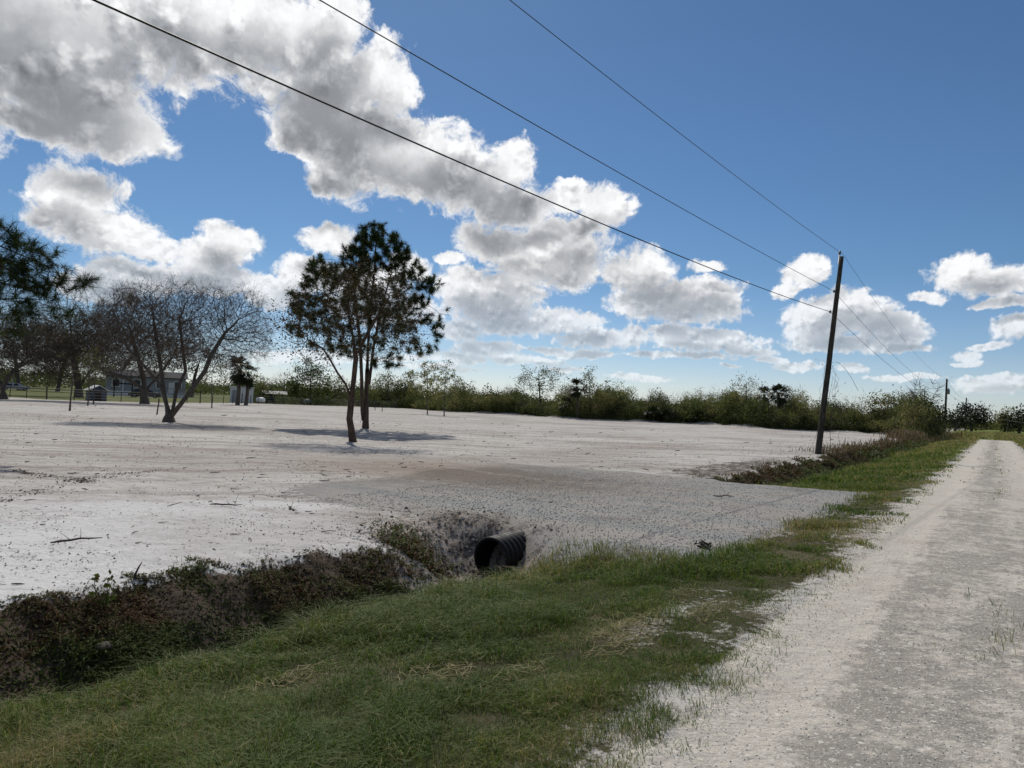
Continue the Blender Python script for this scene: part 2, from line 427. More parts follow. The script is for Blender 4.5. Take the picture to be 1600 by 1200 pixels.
# edge of the cleared field: photo pixels on the ground, left to right
EDGE_PX = [(-250, 612), (0, 620), (60, 624), (250, 629), (430, 631), (560, 635), (640, 638), (720, 645), (800, 649), (900, 655), (1000, 659), (1100, 664), (1200, 671), (1300, 675), (1400, 680), (1425, 684)]
EDGE = np.array([gnd(*p)[:2] for p in EDGE_PX])
EDGE_A = np.arctan2(EDGE[:, 0], EDGE[:, 1]); EDGE_R = np.hypot(EDGE[:, 0], EDGE[:, 1])
def edge_r(x, y):
    return np.interp(np.arctan2(x, y), EDGE_A, EDGE_R)
def berm(x, y):
    a = np.arctan2(x, y); e = edge_r(x, y); r = np.hypot(x, y)
    k = np.exp(-((r - e) / 2.0) ** 2) * sst(a, -0.12, -0.05) * (1 - sst(a, 0.47, 0.50))
    return k * (0.15 + 1.1 * np.clip(fbm(x, y, 0.25, 3, 77) - 0.42, 0, 1))
def gz(x, y): return float(height(np.array([x]), np.array([y]))[0])

def masks(x, y):
    s, t = st(x, y); r = np.hypot(x, y)
    fe = far_edge(s); f = drive_fill(s, t)
    n1 = fbm(x, y, 0.9, 4, 51) - 0.5; n2 = fbm(x, y, 0.35, 3, 52) - 0.5
    inside = sst(edge_r(x, y) - r, -2, 2)                     # the cleared field
    road = sst(1.38 + 0.5 * n1 - t, -0.25, 0.25) * sst(t + 1.45 + 0.5 * n1, -0.25, 0.25) * (1 - sst(s + 3 * n1, 96, 98))
    cross = sst(s + 2 * n1, 94, 96) * (1 - sst(s + 2 * n1, 99, 101)) * (1 - sst(t, 0.5, 1.5))
    road = np.maximum(road, cross)
    # gravel apron
    grav = f * sst(t + 0.8 * n2, 2.2, 2.9) * (1 - sst(t + 2.6 * n2 + 0.22 * np.abs(s - 15), 10.0, 14.5))
    grav = np.maximum(grav, 0.75 * sst(s + 2 * n2, 8.2, 9.6) * (1 - sst(s + 2 * n2, 16.5, 18.5)) * sst(t, 2.4, 3) * (1 - sst(t + 3 * n2, 9.5, 13)))
    # grass: verge between road and ditch, thin and patchy near the road and by the drive
    gr = sst(t + 0.4 * n1, 1.2, 1.7) * (1 - sst(t, 5.0, 5.4))
    gr = gr * (1 - grav)
    thin = f * (1 - sst(t, 2.0, 3.4)) * sst(t, 1.2, 1.8)
    gr = np.where(f > 0.3, gr * (1 - 0.25 * sst(fbm(x, y, 0.7, 3, 55), 0.5, 0.6)), gr)
    gr = np.maximum(gr, sst(-t + 0.5 * n1, 1.5, 2.2))
    gr = np.maximum(gr, sst(s + 2 * n1, 98, 101) * (1 - cross) * (1 - sst(t, 6, 12)) )
    # strip of grass between the wheel tracks
    strip = np.exp(-((t - 0.2) / 0.30) ** 2) * sst(fbm(s, t, 0.28, 3, 58) + 0.12 * sst(s, 8, 16) - 0.25 * (1 - sst(s, 7, 13)), 0.50, 0.66)
    strip = strip * (1 - sst(s, 95, 97)) * 0.75 * (.35 + .65 * sst(s, 9, 14))
    # ditch banks: dark litter and soil
    lit = sst(t, 4.95, 5.35) * (1 - sst(t + 0.5 * n1, fe - 0.15, fe + 0.25)) * (1 - sst(f, 0.25, 0.7)) * (1 - sst(s, 145, 150))
    mouth = np.clip(1.6 * np.exp(-(((s - 8.2 - .35 * (t - 6)) / 1.25) ** 2 + ((t - 6.2) / 1.45) ** 2)), 0, 1) * sst(t, 4.7, 5.2)
    # dark raked patch beyond the drive
    patch = sst(s + 1.5 * n2, 19.5, 21) * (1 - sst(s + 4 * n2, 29, 37)) * sst(t, 6.3, 7) * (1 - sst(t + 2.5 * n1, 7.6, 10.5))
    white = np.clip(1.15 * (1 - sst(t + 3 * n2, 9.5, 14.5)) * (1 - sst(s + 3 * n1, 6.5, 10.0)) * sst(t, 5.8, 6.6), 0, 1)       # clean dry sand above the ditch
    soil = gr * np.where((t > 0) & (s < 96), (.45 * sst(t + .6 * n1, 1.3, 1.7) + .55 * sst(t + 1.0 * n1, 1.5, 2.2)) * (1 - .5 * np.exp(-(((s - 6.0) / 1.5) ** 2 + ((t - 2.25) / 0.35) ** 2))), 1.0)
    # pasture beyond the fence, brush ground beyond the field edge
    past = (1 - inside) * sst(t, 9, 14)
    return dict(road=road, grav=grav, grass=np.clip(np.maximum(gr, 0), 0, 1), strip=strip, lit=lit, patch=patch, past=past, mouth=mouth, field=inside, white=white, soil=soil)

def build_ground():
    a0, a1 = -0.74, 0.74
    az = np.concatenate([np.arange(a0, a1, 0.0034), np.arange(a1, 2 * pi + a0, 0.06)])
    rr = [0.6]
    while rr[-1] < 4000: rr.append(rr[-1] * (1.0085 if rr[-1] < 60 else (1.011 if rr[-1] < 220 else 1.05)))
    rr = np.array(rr)
    A, R_ = np.meshgrid(az, rr)
    X, Y = R_ * np.sin(A), R_ * np.cos(A)
    Z = height(X, Y)
    na, nr = len(az), len(rr)
    M_ = masks(X, Y)
    i, j = np.meshgrid(np.arange(nr - 1), np.arange(na), indexing='ij'); jn = (j + 1) % na
    Q = np.stack([i * na + j, i * na + jn, (i + 1) * na + jn, (i + 1) * na + j], -1).reshape(-1, 4)[:, ::-1]
    # the surface each face belongs to
    fm = {k: v[i, j].reshape(-1) for k, v in M_.items()}
    S_, T_ = st(X, Y); fs, ft = S_[i, j].reshape(-1), T_[i, j].reshape(-1)
    kind = np.zeros(len(Q), int)                                    # 0 sandy field
    kind[(fm['past'] > 0.5)] = 1                                    # pasture
    kind[(ft < 6.9) & (fm['field'] * 0 + ft < 4.95)] = 2            # verge
    kind[(fm['lit'] > 0.4)] = 3                                     # ditch
    kind[(fm['grav'] > 0.45)] = 4                                   # driveway
    kind[(fm['road'] > 0.5)] = 5                                    # road
    names = ['sand_field', 'pasture', 'verge', 'ditch', 'driveway', 'road']
    V = np.stack([X, Y, Z], -1).reshape(-1, 3)
    # smooth normals must agree across the cuts
    mat = ground_mat()
    grass_w = np.maximum(M_['soil'], .25 * M_['strip']).reshape(-1)
    W = {'w_road': M_['road'].reshape(-1), 'w_grav': M_['grav'].reshape(-1), 'w_grass': grass_w, 'w_lit': np.maximum(M_['lit'], M_['patch'] * 0.58).reshape(-1),
         'w_past': M_['past'].reshape(-1), 'w_mouth': M_['mouth'].reshape(-1), 'w_white': M_['white'].reshape(-1)}
    e1 = V[Q[:, 2]] - V[Q[:, 0]]; e2 = V[Q[:, 3]] - V[Q[:, 1]]
    fn = np.cross(e1, e2); vn = np.zeros_like(V)
    for c_ in range(4): np.add.at(vn, Q[:, c_], fn)
    vn /= np.linalg.norm(vn, axis=1, keepdims=True) + 1e-12
    for k, nm in enumerate(names):
        q = Q[kind == k]
        if not len(q): continue
        used, inv = np.unique(q, return_inverse=True); inv = inv.reshape(q.shape)
        me = bpy.data.meshes.new(nm)
        me.vertices.add(len(used)); me.vertices.foreach_set('co', V[used].astype(np.float32).reshape(-1))
        me.loops.add(inv.size); me.loops.foreach_set('vertex_index', inv.astype(np.int32).reshape(-1))
        me.polygons.add(len(inv)); me.polygons.foreach_set('loop_start', (np.arange(len(inv)) * 4).astype(np.int32)); me.polygons.foreach_set('loop_total', np.full(len(inv), 4, np.int32))
        me.polygons.foreach_set('use_smooth', np.ones(len(inv), bool))
        me.update(calc_edges=True)
        for wn, wv in W.items():
            at_ = me.attributes.new(wn, 'FLOAT', 'POINT'); at_.data.foreach_set('value', wv[used].astype(np.float32))
        me.normals_split_custom_set_from_vertices(vn[used].astype(np.float32))
        me.materials.append(mat)
        o = bpy.data.objects.new(nm, me); COL.objects.link(o); structure(o)

def ground_mat():
    m_, g, out = new_mat('ground_surface')
    pos = g.node('ShaderNodeNewGeometry').outputs['Position']
    mp = g.node('ShaderNodeMapping'); mp.inputs['Rotation'].default_value = (0, 0, -(pi / 2 - ROAD_AZ)); g._set(mp.inputs['Vector'], pos)
    P = g.v('MULTIPLY', mp.outputs[0], (1, 1, 0))            # x along the road, y to its left
    W = {k: g.attr(k) for k in ('w_road', 'w_grav', 'w_grass', 'w_lit', 'w_past', 'w_mouth', 'w_white')}
    edge = g.m('SUBTRACT', g.noise(P, 3.2, 6, 0.7, dim='2D'), 0.5)
    edge2 = g.m('SUBTRACT', g.noise(P, 16.0, 4, 0.7, dim='2D'), 0.5)
    en = g.m('ADD', edge, g.m('MULTIPLY', edge2, 0.8))
    def cut(w, amp=0.9, wd=0.14): return g.ss(g.m('ADD', w, g.m('MULTIPLY', en, amp)), 0.5 - wd, 0.5 + wd)
    big = g.noise(P, 0.11, 4, 0.55, dim='2D'); mid = g.noise(P, 0.9, 5, 0.6, dim='2D'); fin = g.noise(P, 38.0, 4, 0.7, dim='2D')
    # raked / driven streaks in the field run across the view
    wv = g.v('ADD', P, g.v('SCALE', g.v('SUBTRACT', g.noise(P, 0.25, 3, 0.5, col=True, dim='2D'), (.5, .5, .5)), 2.5))
    mp2 = g.node('ShaderNodeMapping'); mp2.inputs['Rotation'].default_value = (0, 0, 0.75); g._set(mp2.inputs['Vector'], wv)
    streak = g.noise(g.v('MULTIPLY', mp2.outputs[0], (0.35, 3.2, 1)), 1.0, 5, 0.65, dim='2D')
    streak2 = g.noise(g.v('MULTIPLY', mp2.outputs[0], (0.09, 0.8, 1)), 1.0, 5, 0.6, dim='2D')
    # sand
    sand = g.mix(fin, (0.43, 0.415, 0.395), (0.60, 0.58, 0.555))
    sand = g.mix(g.m('MULTIPLY', g.ss(g.m('ADD', streak2, g.m('MULTIPLY', edge, .35)), 0.42, 0.68), .95), sand, g.mix(fin, (0.31, 0.28, 0.26), (0.43, 0.392, 0.365)))
    sand = g.mix(g.m('MULTIPLY', g.ss(streak, 0.50, 0.74), 0.5), sand, (0.13, 0.108, 0.098))
    rk = g.noise(g.v('MULTIPLY', mp2.outputs[0], (1.1, 9.0, 1)), 1.0, 5, 0.72, dim='2D')
    sand = g.mix(g.m('MULTIPLY', g.ss(rk, 0.52, 0.70), 0.55), sand, (0.115, 0.095, 0.085))
    wsand = g.mix(fin, (0.52, 0.517, 0.52), (0.68, 0.675, 0.67)); wsand = g.mix(g.m('MULTIPLY', g.ss(rk, .54, .72), .3), wsand, (0.20, 0.175, 0.16))
    sand = g.mix(g.ss(g.m('ADD', W['w_white'], g.m('MULTIPLY', edge, .9)), .15, 1.0), sand, wsand)
    sand = g.mix(g.m('MULTIPLY', g.ss(g.m('ADD', big, g.m('MULTIPLY', edge, .25)), .44, .66), .40), sand, (0.25, 0.215, 0.19))
    # dark bark and root bits
    b1 = g.voro(P, 7.0, 'F1', dim='2D'); b1c = g.voro(P, 7.0, 'F1', out='Color', dim='2D')
    sb = g.node('ShaderNodeSeparateColor'); g._set(sb.inputs[0], b1c)
    th = g.m('MULTIPLY', g.ss(sb.outputs[0], 0.45, 1.0), g.ss(g.m('ADD', mid, g.m('MULTIPLY', streak, 0.5)), 0.45, 0.95, 0.03, 0.22))
    warp = g.m('ADD', b1, g.m('MULTIPLY', edge2, 0.16))
    bits = g.m('LESS_THAN', warp, th)
    b2 = g.voro(P, 26.0, 'F1', dim='2D'); b2c = g.voro(P, 26.0, 'F1', out='Color', dim='2D')
    sb2 = g.node('ShaderNodeSeparateColor'); g._set(sb2.inputs[0], b2c)
    bits2 = g.m('LESS_THAN', g.m('ADD', b2, g.m('MULTIPLY', edge2, 0.2)), g.m('MULTIPLY', g.ss(sb2.outputs[1], 0.5, 1.0), g.ss(mid, 0.35, 0.7, 0.08, 0.34)))
    bitf = g.m('MAXIMUM', g.m('MULTIPLY', bits, 0.65), g.m('MULTIPLY', bits2, 0.5))
    sand = g.mix(bitf, sand, (0.075, 0.058, 0.05))
    # gravel: crushed grey stone
    gv = g.voro(P, 62.0, 'F1', out='Color', dim='2D'); gs = g.node('ShaderNodeSeparateColor'); g._set(gs.inputs[0], gv)
    gd = g.voro(P, 62.0, 'DISTANCE_TO_EDGE', dim='2D')
    gcol = g.ramp(gs.outputs[0], [(0, (0.31, 0.31, 0.303)), (0.4, (0.37, 0.372, 0.363)), (0.75, (0.42, 0.423, 0.41)), (1, (0.52, 0.523, 0.51))])
    gcol = g.mix(g.ss(gd, 0.0, 0.10, 0.4, 0.0), gcol, (0.24, 0.236, 0.228))
    gst = g.noise(g.v('MULTIPLY', P, (1.1, 0.16, 1)), 1.0, 5, 0.6, dist=.4, dim='2D')
    gcol = g.mix(g.m('MULTIPLY', g.ss(gst, 0.43, 0.60), 0.75), gcol, (0.48, 0.44, 0.40))
    gcol = g.mix(g.m('MULTIPLY', g.ss(mid, 0.55, 0.75), 0.35), gcol, (0.17, 0.13, 0.10))
    stp = gnd(735, 742); sx, sy = st(stp[0], stp[1])
    stain = g.ss(g.m('ADD', g.v('LENGTH', g.v('MULTIPLY', g.v('SUBTRACT', P, (sx, sy, 0)), (.30, .20, 0))), g.m('MULTIPLY', edge, 1.4)), .2, 1.4, .75, 0.0)
    gcol = g.mix(stain, gcol, (0.215, 0.165, 0.125)); sand = g.mix(stain, sand, (0.25, 0.195, 0.155))
    sp_ = g.node('ShaderNodeSeparateXYZ'); g._set(sp_.inputs[0], P)
    wob = g.m('MULTIPLY', g.m('SUBTRACT', g.noise(g.v('MULTIPLY', P, (0, .16, 0)), 1.0, 2, .5, dim='2D'), .5), 5.0)
    trk = None
    for s0, k in ((11.2, .05), (12.9, .05), (14.6, .22), (16.3, .22), (9.9, -.28), (11.6, -.28)):
        off = g.m('SUBTRACT', g.m('SUBTRACT', sp_.outputs[0], s0), g.m('ADD', wob, g.m('MULTIPLY', g.m('SUBTRACT', sp_.outputs[1], 3.0), k)))
        e_ = g.ss(g.m('ABSOLUTE', off), .10, .24, 1.0, 0.0); trk = e_ if trk is None else g.m('MAXIMUM', trk, e_)
    trk = g.m('MULTIPLY', g.m('MULTIPLY', trk, g.ss(sp_.outputs[1], 2.6, 4.0)), g.ss(g.m('ADD', sp_.outputs[1], g.m('MULTIPLY', edge, 14.0)), 22.0, 36.0, 1.0, 0.0))
    trk = g.m('MULTIPLY', trk, g.ss(g.m('ADD', edge2, edge), -.12, .14))
    gcol = g.mix(g.m('MULTIPLY', trk, .55), gcol, (0.50, 0.465, 0.43)); sand = g.mix(g.m('MULTIPLY', trk, .50), sand, (0.24, 0.205, 0.18))
    # road: white sand over dark packed shell
    sepx = g.node('ShaderNodeSeparateXYZ'); g._set(sepx.inputs[0], P); T = sepx.outputs[1]; S = sepx.outputs[0]
    rs = g.m('ADD', g.m('MULTIPLY', g.noise(g.v('MULTIPLY', P, (0.5, 2.4, 1)), 1.0, 6, 0.68, dim='2D'), .5), g.m('MULTIPLY', g.noise(g.v('MULTIPLY', P, (2.6, 1.1, 1)), 1.0, 5, .65, dim='2D'), .5)); rn = g.noise(P, 9.0, 6, 0.72, dim='2D')
    lane = g.ss(T, 0.62, 1.12, 0.13, -0.34)
    lane = g.m('ADD', lane, g.ss(S, 9.0, 24.0, 0.0, -0.22))
    crown = g.m('MULTIPLY', g.m('EXPONENT', g.m('MULTIPLY', g.m('POWER', g.m('ABSOLUTE', g.m('SUBTRACT', T, 0.1)), 2.0), -7.0)), g.ss(S, 10.0, 24.0, 0.0, 0.25))
    lane = g.m('ADD', lane, crown)
    dk = g.ss(g.m('ADD', g.m('ADD', g.m('MULTIPLY', rs, 1.7), g.m('MULTIPLY', rn, 0.95)), lane), 1.22, 1.56)
    rsand = g.mix(fin, (0.43, 0.398, 0.35), (0.58, 0.54, 0.48))
    rsand = g.mix(g.m('MULTIPLY', g.ss(mid, 0.5, 0.75), 0.4), rsand, (0.40, 0.335, 0.29))
    rdark = g.mix(fin, (0.215, 0.198, 0.180), (0.32, 0.297, 0.272))
    rcol = g.mix(g.m('MULTIPLY', dk, 0.88), rsand, rdark)
    p1 = g.voro(P, 22.0, 'F1', dim='2D'); p1c = g.voro(P, 22.0, 'F1', out='Color', dim='2D'); sp = g.node('ShaderNodeSeparateColor'); g._set(sp.inputs[0], p1c)
    peb = g.m('LESS_THAN', p1, g.ss(sp.outputs[0], 0.72, 1.0, 0.0, 0.34))
    p2 = g.voro(P, 70.0, 'F1', dim='2D'); p2c = g.voro(P, 70.0, 'F1', out='Color', dim='2D'); sp2 = g.node('ShaderNodeSeparateColor'); g._set(sp2.inputs[0], p2c)
    peb2 = g.m('LESS_THAN', p2, g.ss(sp2.outputs[0], 0.6, 1.0, 0.0, 0.42))
    rcol = g.mix(g.m('MULTIPLY', g.m('MAXIMUM', peb, peb2), 0.75), rcol, (0.62, 0.60, 0.56))
    # soil under the grass, thatch
    soil = g.mix(g.noise(P, 12.0, 5, 0.7, dim='2D'), (0.028, 0.030, 0.013), (0.075, 0.068, 0.036))
    thin = g.mix(g.ss(mid, 0.45, 0.7), soil, (0.10, 0.085, 0.052))
    farg = g.mix(g.noise(P, 1.2, 5, 0.7, dim='2D'), (0.09, 0.115, 0.025), (0.19, 0.215, 0.055))
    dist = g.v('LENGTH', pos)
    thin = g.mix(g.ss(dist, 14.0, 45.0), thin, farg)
    lit = g.mix(g.noise(P, 9.0, 6, 0.75, dim='2D'), (0.026, 0.020, 0.015), (0.13, 0.095, 0.072))
    mouth = g.mix(g.ss(g.m('ADD', g.noise(P, 3.0, 6, 0.75, dim='2D'), g.m('MULTIPLY', edge2, .5)), .3, .62), (0.07, 0.056, 0.047), (0.42, 0.37, 0.33))
    past = g.mix(g.noise(P, 0.25, 6, 0.7, dim='2D'), (0.06, 0.075, 0.02), (0.14, 0.15, 0.045))
    col = sand
    col = g.mix(cut(W['w_past'], 0.5), col, past)
    col = g.mix(cut(W['w_mouth'], 0.5, 0.5), col, col)
    gf = cut(W['w_grav'], 1.0, 0.18); col = g.mix(gf, col, gcol)
    col = g.mix(cut(W['w_mouth'], 1.3, 0.22), col, mouth)
    rf = cut(W['w_road'], 0.9, 0.2); col = g.mix(rf, col, rcol)
    lf = cut(W['w_lit'], 1.0, 0.16); col = g.mix(g.m('MULTIPLY', lf, g.ss(W['w_mouth'], .2, .6, 1.0, .25)), col, lit)
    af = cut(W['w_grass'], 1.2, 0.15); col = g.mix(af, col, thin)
    # relief
    gb = g.ss(gd, 0.0, 0.16)
    h = g.m('ADD', g.m('MULTIPLY', fin, 0.25), g.m('MULTIPLY', g.noise(P, 7.0, 6, 0.65, dim='2D'), 0.9))
    h = g.m('ADD', h, g.m('MULTIPLY', g.m('MULTIPLY', gf, gb), 0.7))
    h = g.m('ADD', h, g.m('MULTIPLY', streak, 0.8))
    bsdf(g, out, col, 0.95, 0.12, h, 0.045, 0.75)
    return m_
build_ground()

# ------------------------------------------------------------------ grass, weeds, twigs (nobody could count them)
def in_view(x, y, margin=0.10):
    a = np.arctan2(x, y); return (np.abs(a) < 0.62 + margin) & (y > 0.8)
def blades(acc, x, y, z, h, w, lean, tint, az=None):
    """two-segment bent blades"""
    n = len(x)
    az = rng.uniform(0, 2 * pi, n) if az is None else az
    fa = az + pi / 2 + rng.uniform(-.6, .6, n)
    dx, dy = np.cos(az) * lean, np.sin(az) * lean
    wx, wy = np.cos(fa) * w / 2, np.sin(fa) * w / 2
    b = np.stack([x, y, z], -1)
    W = np.stack([wx, wy, 0 * wx], -1)
    m = b + np.stack([dx * 0.35, dy * 0.35, h * 0.62], -1)
    tp = b + np.stack([dx, dy, h * (1 - 0.35 * np.clip(lean / (h + 1e-6), 0, 1.4))], -1)
    V = np.stack([b - W, b + W, m + W * .75, m - W * .75, tp], 1).reshape(-1, 3)
    k = np.arange(n)[:, None] * 5
    tt = np.repeat(tint, 5)
    base = acc.n
    acc.add(V, k + np.array([[0, 1, 2, 3]]), tt)
    acc.f.append((k + np.array([[3, 2, 4]])) + base); acc.mi.append(np.zeros(n, int))
def scatter(n, smin, smax, tmin, tmax):
    s = rng.uniform(smin, smax, n); t = rng.uniform(tmin, tmax, n)
    x, y = xy(s, t); return x, y

GRASS_STOPS = [(0.0, (0.040, 0.072, 0.012)), (0.35, (0.085, 0.145, 0.022)), (0.6, (0.140, 0.190, 0.038)), (0.8, (0.24, 0.205, 0.080)), (1.0, (0.38, 0.295, 0.175))]
grass_m = leaf_mat('grass_blade', GRASS_STOPS, 0.42, 0.6)
weed_m = leaf_mat('weed_leaf', [(0.0, (0.030, 0.046, 0.011)), (0.3, (0.062, 0.094, 0.019)), (0.5, (0.085, 0.098, 0.026)), (0.7, (0.068, 0.036, 0.021)), (0.85, (0.105, 0.048, 0.028)), (1.0, (0.16, 0.105, 0.060))], 0.3, 0.75)
dry_m = leaf_mat('dry_stalk', [(0.0, (0.05, 0.038, 0.024)), (0.5, (0.12, 0.092, 0.058)), (1.0, (0.25, 0.20, 0.13))], 0.25, 0.8)
twig_m = paint_mat('twig_bark', (0.055, 0.042, 0.036), 0.9, 0.4, 20.0)

def build_grass():
    acc = Acc()
    for (r0, r1, dens, hh, ww) in ((2.0, 5, 9500, .10, .0030), (5, 8, 6200, .105, .0042), (8, 13, 2800, .10, .0072), (13, 24, 900, .09, .013), (24, 45, 260, .10, .025), (45, 100, 60, .12, .05), (100, 210, 12, .16, .12)):
        # random points of the annulus inside the view
        area = 0.5 * (r1 ** 2 - r0 ** 2) * 1.40
        n = int(area * dens)
        a = rng.uniform(-0.70, 0.70, n); r = np.sqrt(rng.uniform(r0 ** 2, r1 ** 2, n))
        x, y = r * np.sin(a), r * np.cos(a); s, t = st(x, y)
        q = ((t > -14) & (t < 6.2)) if r1 <= 100 else ((t > -60) & (t < 6.5))
        x, y, r = x[q], y[q], r[q]
        M_ = masks(x, y); s, t = st(x, y)
        patch = fbm(x, y, 1.1, 4, 71); patch2 = fbm(x, y, 4.0, 3, 72)
        p = np.clip(np.maximum(M_['grass'], .75 * sst(t, 1.1, 1.55) * (t < 2.2) * (s < 60) * (M_['grav'] < .3)), 0, 1) * (0.35 + 0.9 * sst(patch2, 0.25, 0.55)) + 0.8 * M_['strip'] * sst(patch2, 0.42, 0.56)
        near = 1 - sst(t, 1.2, 2.1)                                # thin and clumpy towards the road
        lace = .5 * fbm(x, y, 5.0, 3, 74) + .5 * fbm(x, y, 14.0, 2, 75)
        p = p * (1 - near * (1 - sst(lace + 0.30 * (patch - .5), 0.30 + .12 * near, 0.40 + .11 * near)) * (t > 0))
        bare = np.exp(-(((s - 6.0) / 1.6) ** 2 + ((t - 2.25) / 0.38) ** 2))     # the bare trampled patch by the road
        p = p * (1 - 0.6 * bare)
        k = rng.uniform(0, 1, len(x)) < p
        x, y, r, t, s, patch, patch2 = [v[k] for v in (x, y, r, t, s, patch, patch2)]
        n = len(x)
        if not n: continue
        z = height(x, y)
        tall = 0.30 + 0.55 * sst(fbm(x, y, 2.3, 3, 78), .38, .62) + 0.9 * sst(patch, 0.35, 0.7) - 0.66 * (1 - sst(t, 1.4, 2.7)) * (t > 0)
        tall = np.maximum(tall, .16)
        tall = tall * (1 - 0.72 * sst(M_['strip'][k], .02, .2))
        h = hh * rng.uniform(0.35, 1.5, n) * tall * (1 + 0.5 * sst(t, 4.3, 5.0))
        lean = h * rng.uniform(0.3, 1.6, n)
        dry = np.clip(sst(fbm(x, y, 0.75, 4, 73), 0.48, 0.64) + .9 * np.exp(-(((s - 2.2) / 1.2) ** 2 + ((t - 4.3) / .9) ** 2)), 0, 1)
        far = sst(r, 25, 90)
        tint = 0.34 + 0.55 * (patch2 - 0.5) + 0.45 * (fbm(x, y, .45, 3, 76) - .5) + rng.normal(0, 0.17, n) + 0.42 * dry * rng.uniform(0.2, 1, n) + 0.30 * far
        tint = tint + (rng.uniform(0, 1, n) < 0.10) * 0.4
        dirt = (rng.uniform(0, 1, n) < 0.25 * (1 - sst(t, 1.5, 2.6)) * (t > 0)); tint = tint + dirt * 0.3
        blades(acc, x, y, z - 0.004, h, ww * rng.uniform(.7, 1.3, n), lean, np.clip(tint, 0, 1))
    # matted clippings, raked into low drifts
    for k in range(16):
        s0 = rng.uniform(1.5, 9.5); t0 = rng.uniform(2.6, 4.6); m = 150
        if k < 10: s0, t0 = rng.normal(5.4, .9), rng.normal(2.45, .25)
        ss_, tt_ = s0 + rng.normal(0, .22, m), t0 + rng.normal(0, .10, m)
        x, y = xy(ss_, tt_); a = rng.uniform(0, 2 * pi, m); l = rng.uniform(.03, .10, m)
        z = height(x, y) + rng.uniform(.005, .065, m) * np.exp(-((tt_ - t0) / .12) ** 2)
        u = np.stack([np.cos(a) * l, np.sin(a) * l, rng.normal(0, .012, m)], -1); v = np.stack([-np.sin(a), np.cos(a), 0 * a], -1) * .0032
        acc.cards(np.stack([x, y, z], -1), u, v, np.clip(rng.normal(.80, .10, m), .45, 1))
    o = acc.build('grass', grass_m); tag(o, 'short green and straw-coloured grass growing on the verges of the sand road', 'grass', kind='stuff')
    print('grass verts', acc.n)

def leaf_sprays(acc, x, y, z, hgt, size, tint, nl=7):
    """low weeds: bent stems with pointed leaves"""
    n = len(x)
    for k in range(nl):
        a = rng.uniform(0, 2 * pi, n); f = rng.uniform(0.15, 1.0, n)
        r_ = f * hgt * rng.uniform(0.1, 0.75, n)
        C = np.stack([x + np.cos(a) * r_, y + np.sin(a) * r_, z + hgt * f], -1)
        b = a + rng.normal(0, .7, n); L = size * rng.uniform(.6, 1.3, n); tl = rng.uniform(-.7, .9, n)
        u = np.stack([np.cos(b) * np.cos(tl), np.sin(b) * np.cos(tl), np.sin(tl)], -1) * L[:, None]
        v = np.stack([-np.sin(b), np.cos(b), rng.normal(0, .35, n)], -1) * (L * rng.uniform(.22, .42, n))[:, None]
        acc.cards(C, u, v, np.clip(tint + rng.normal(0, .10, n), 0, 1))

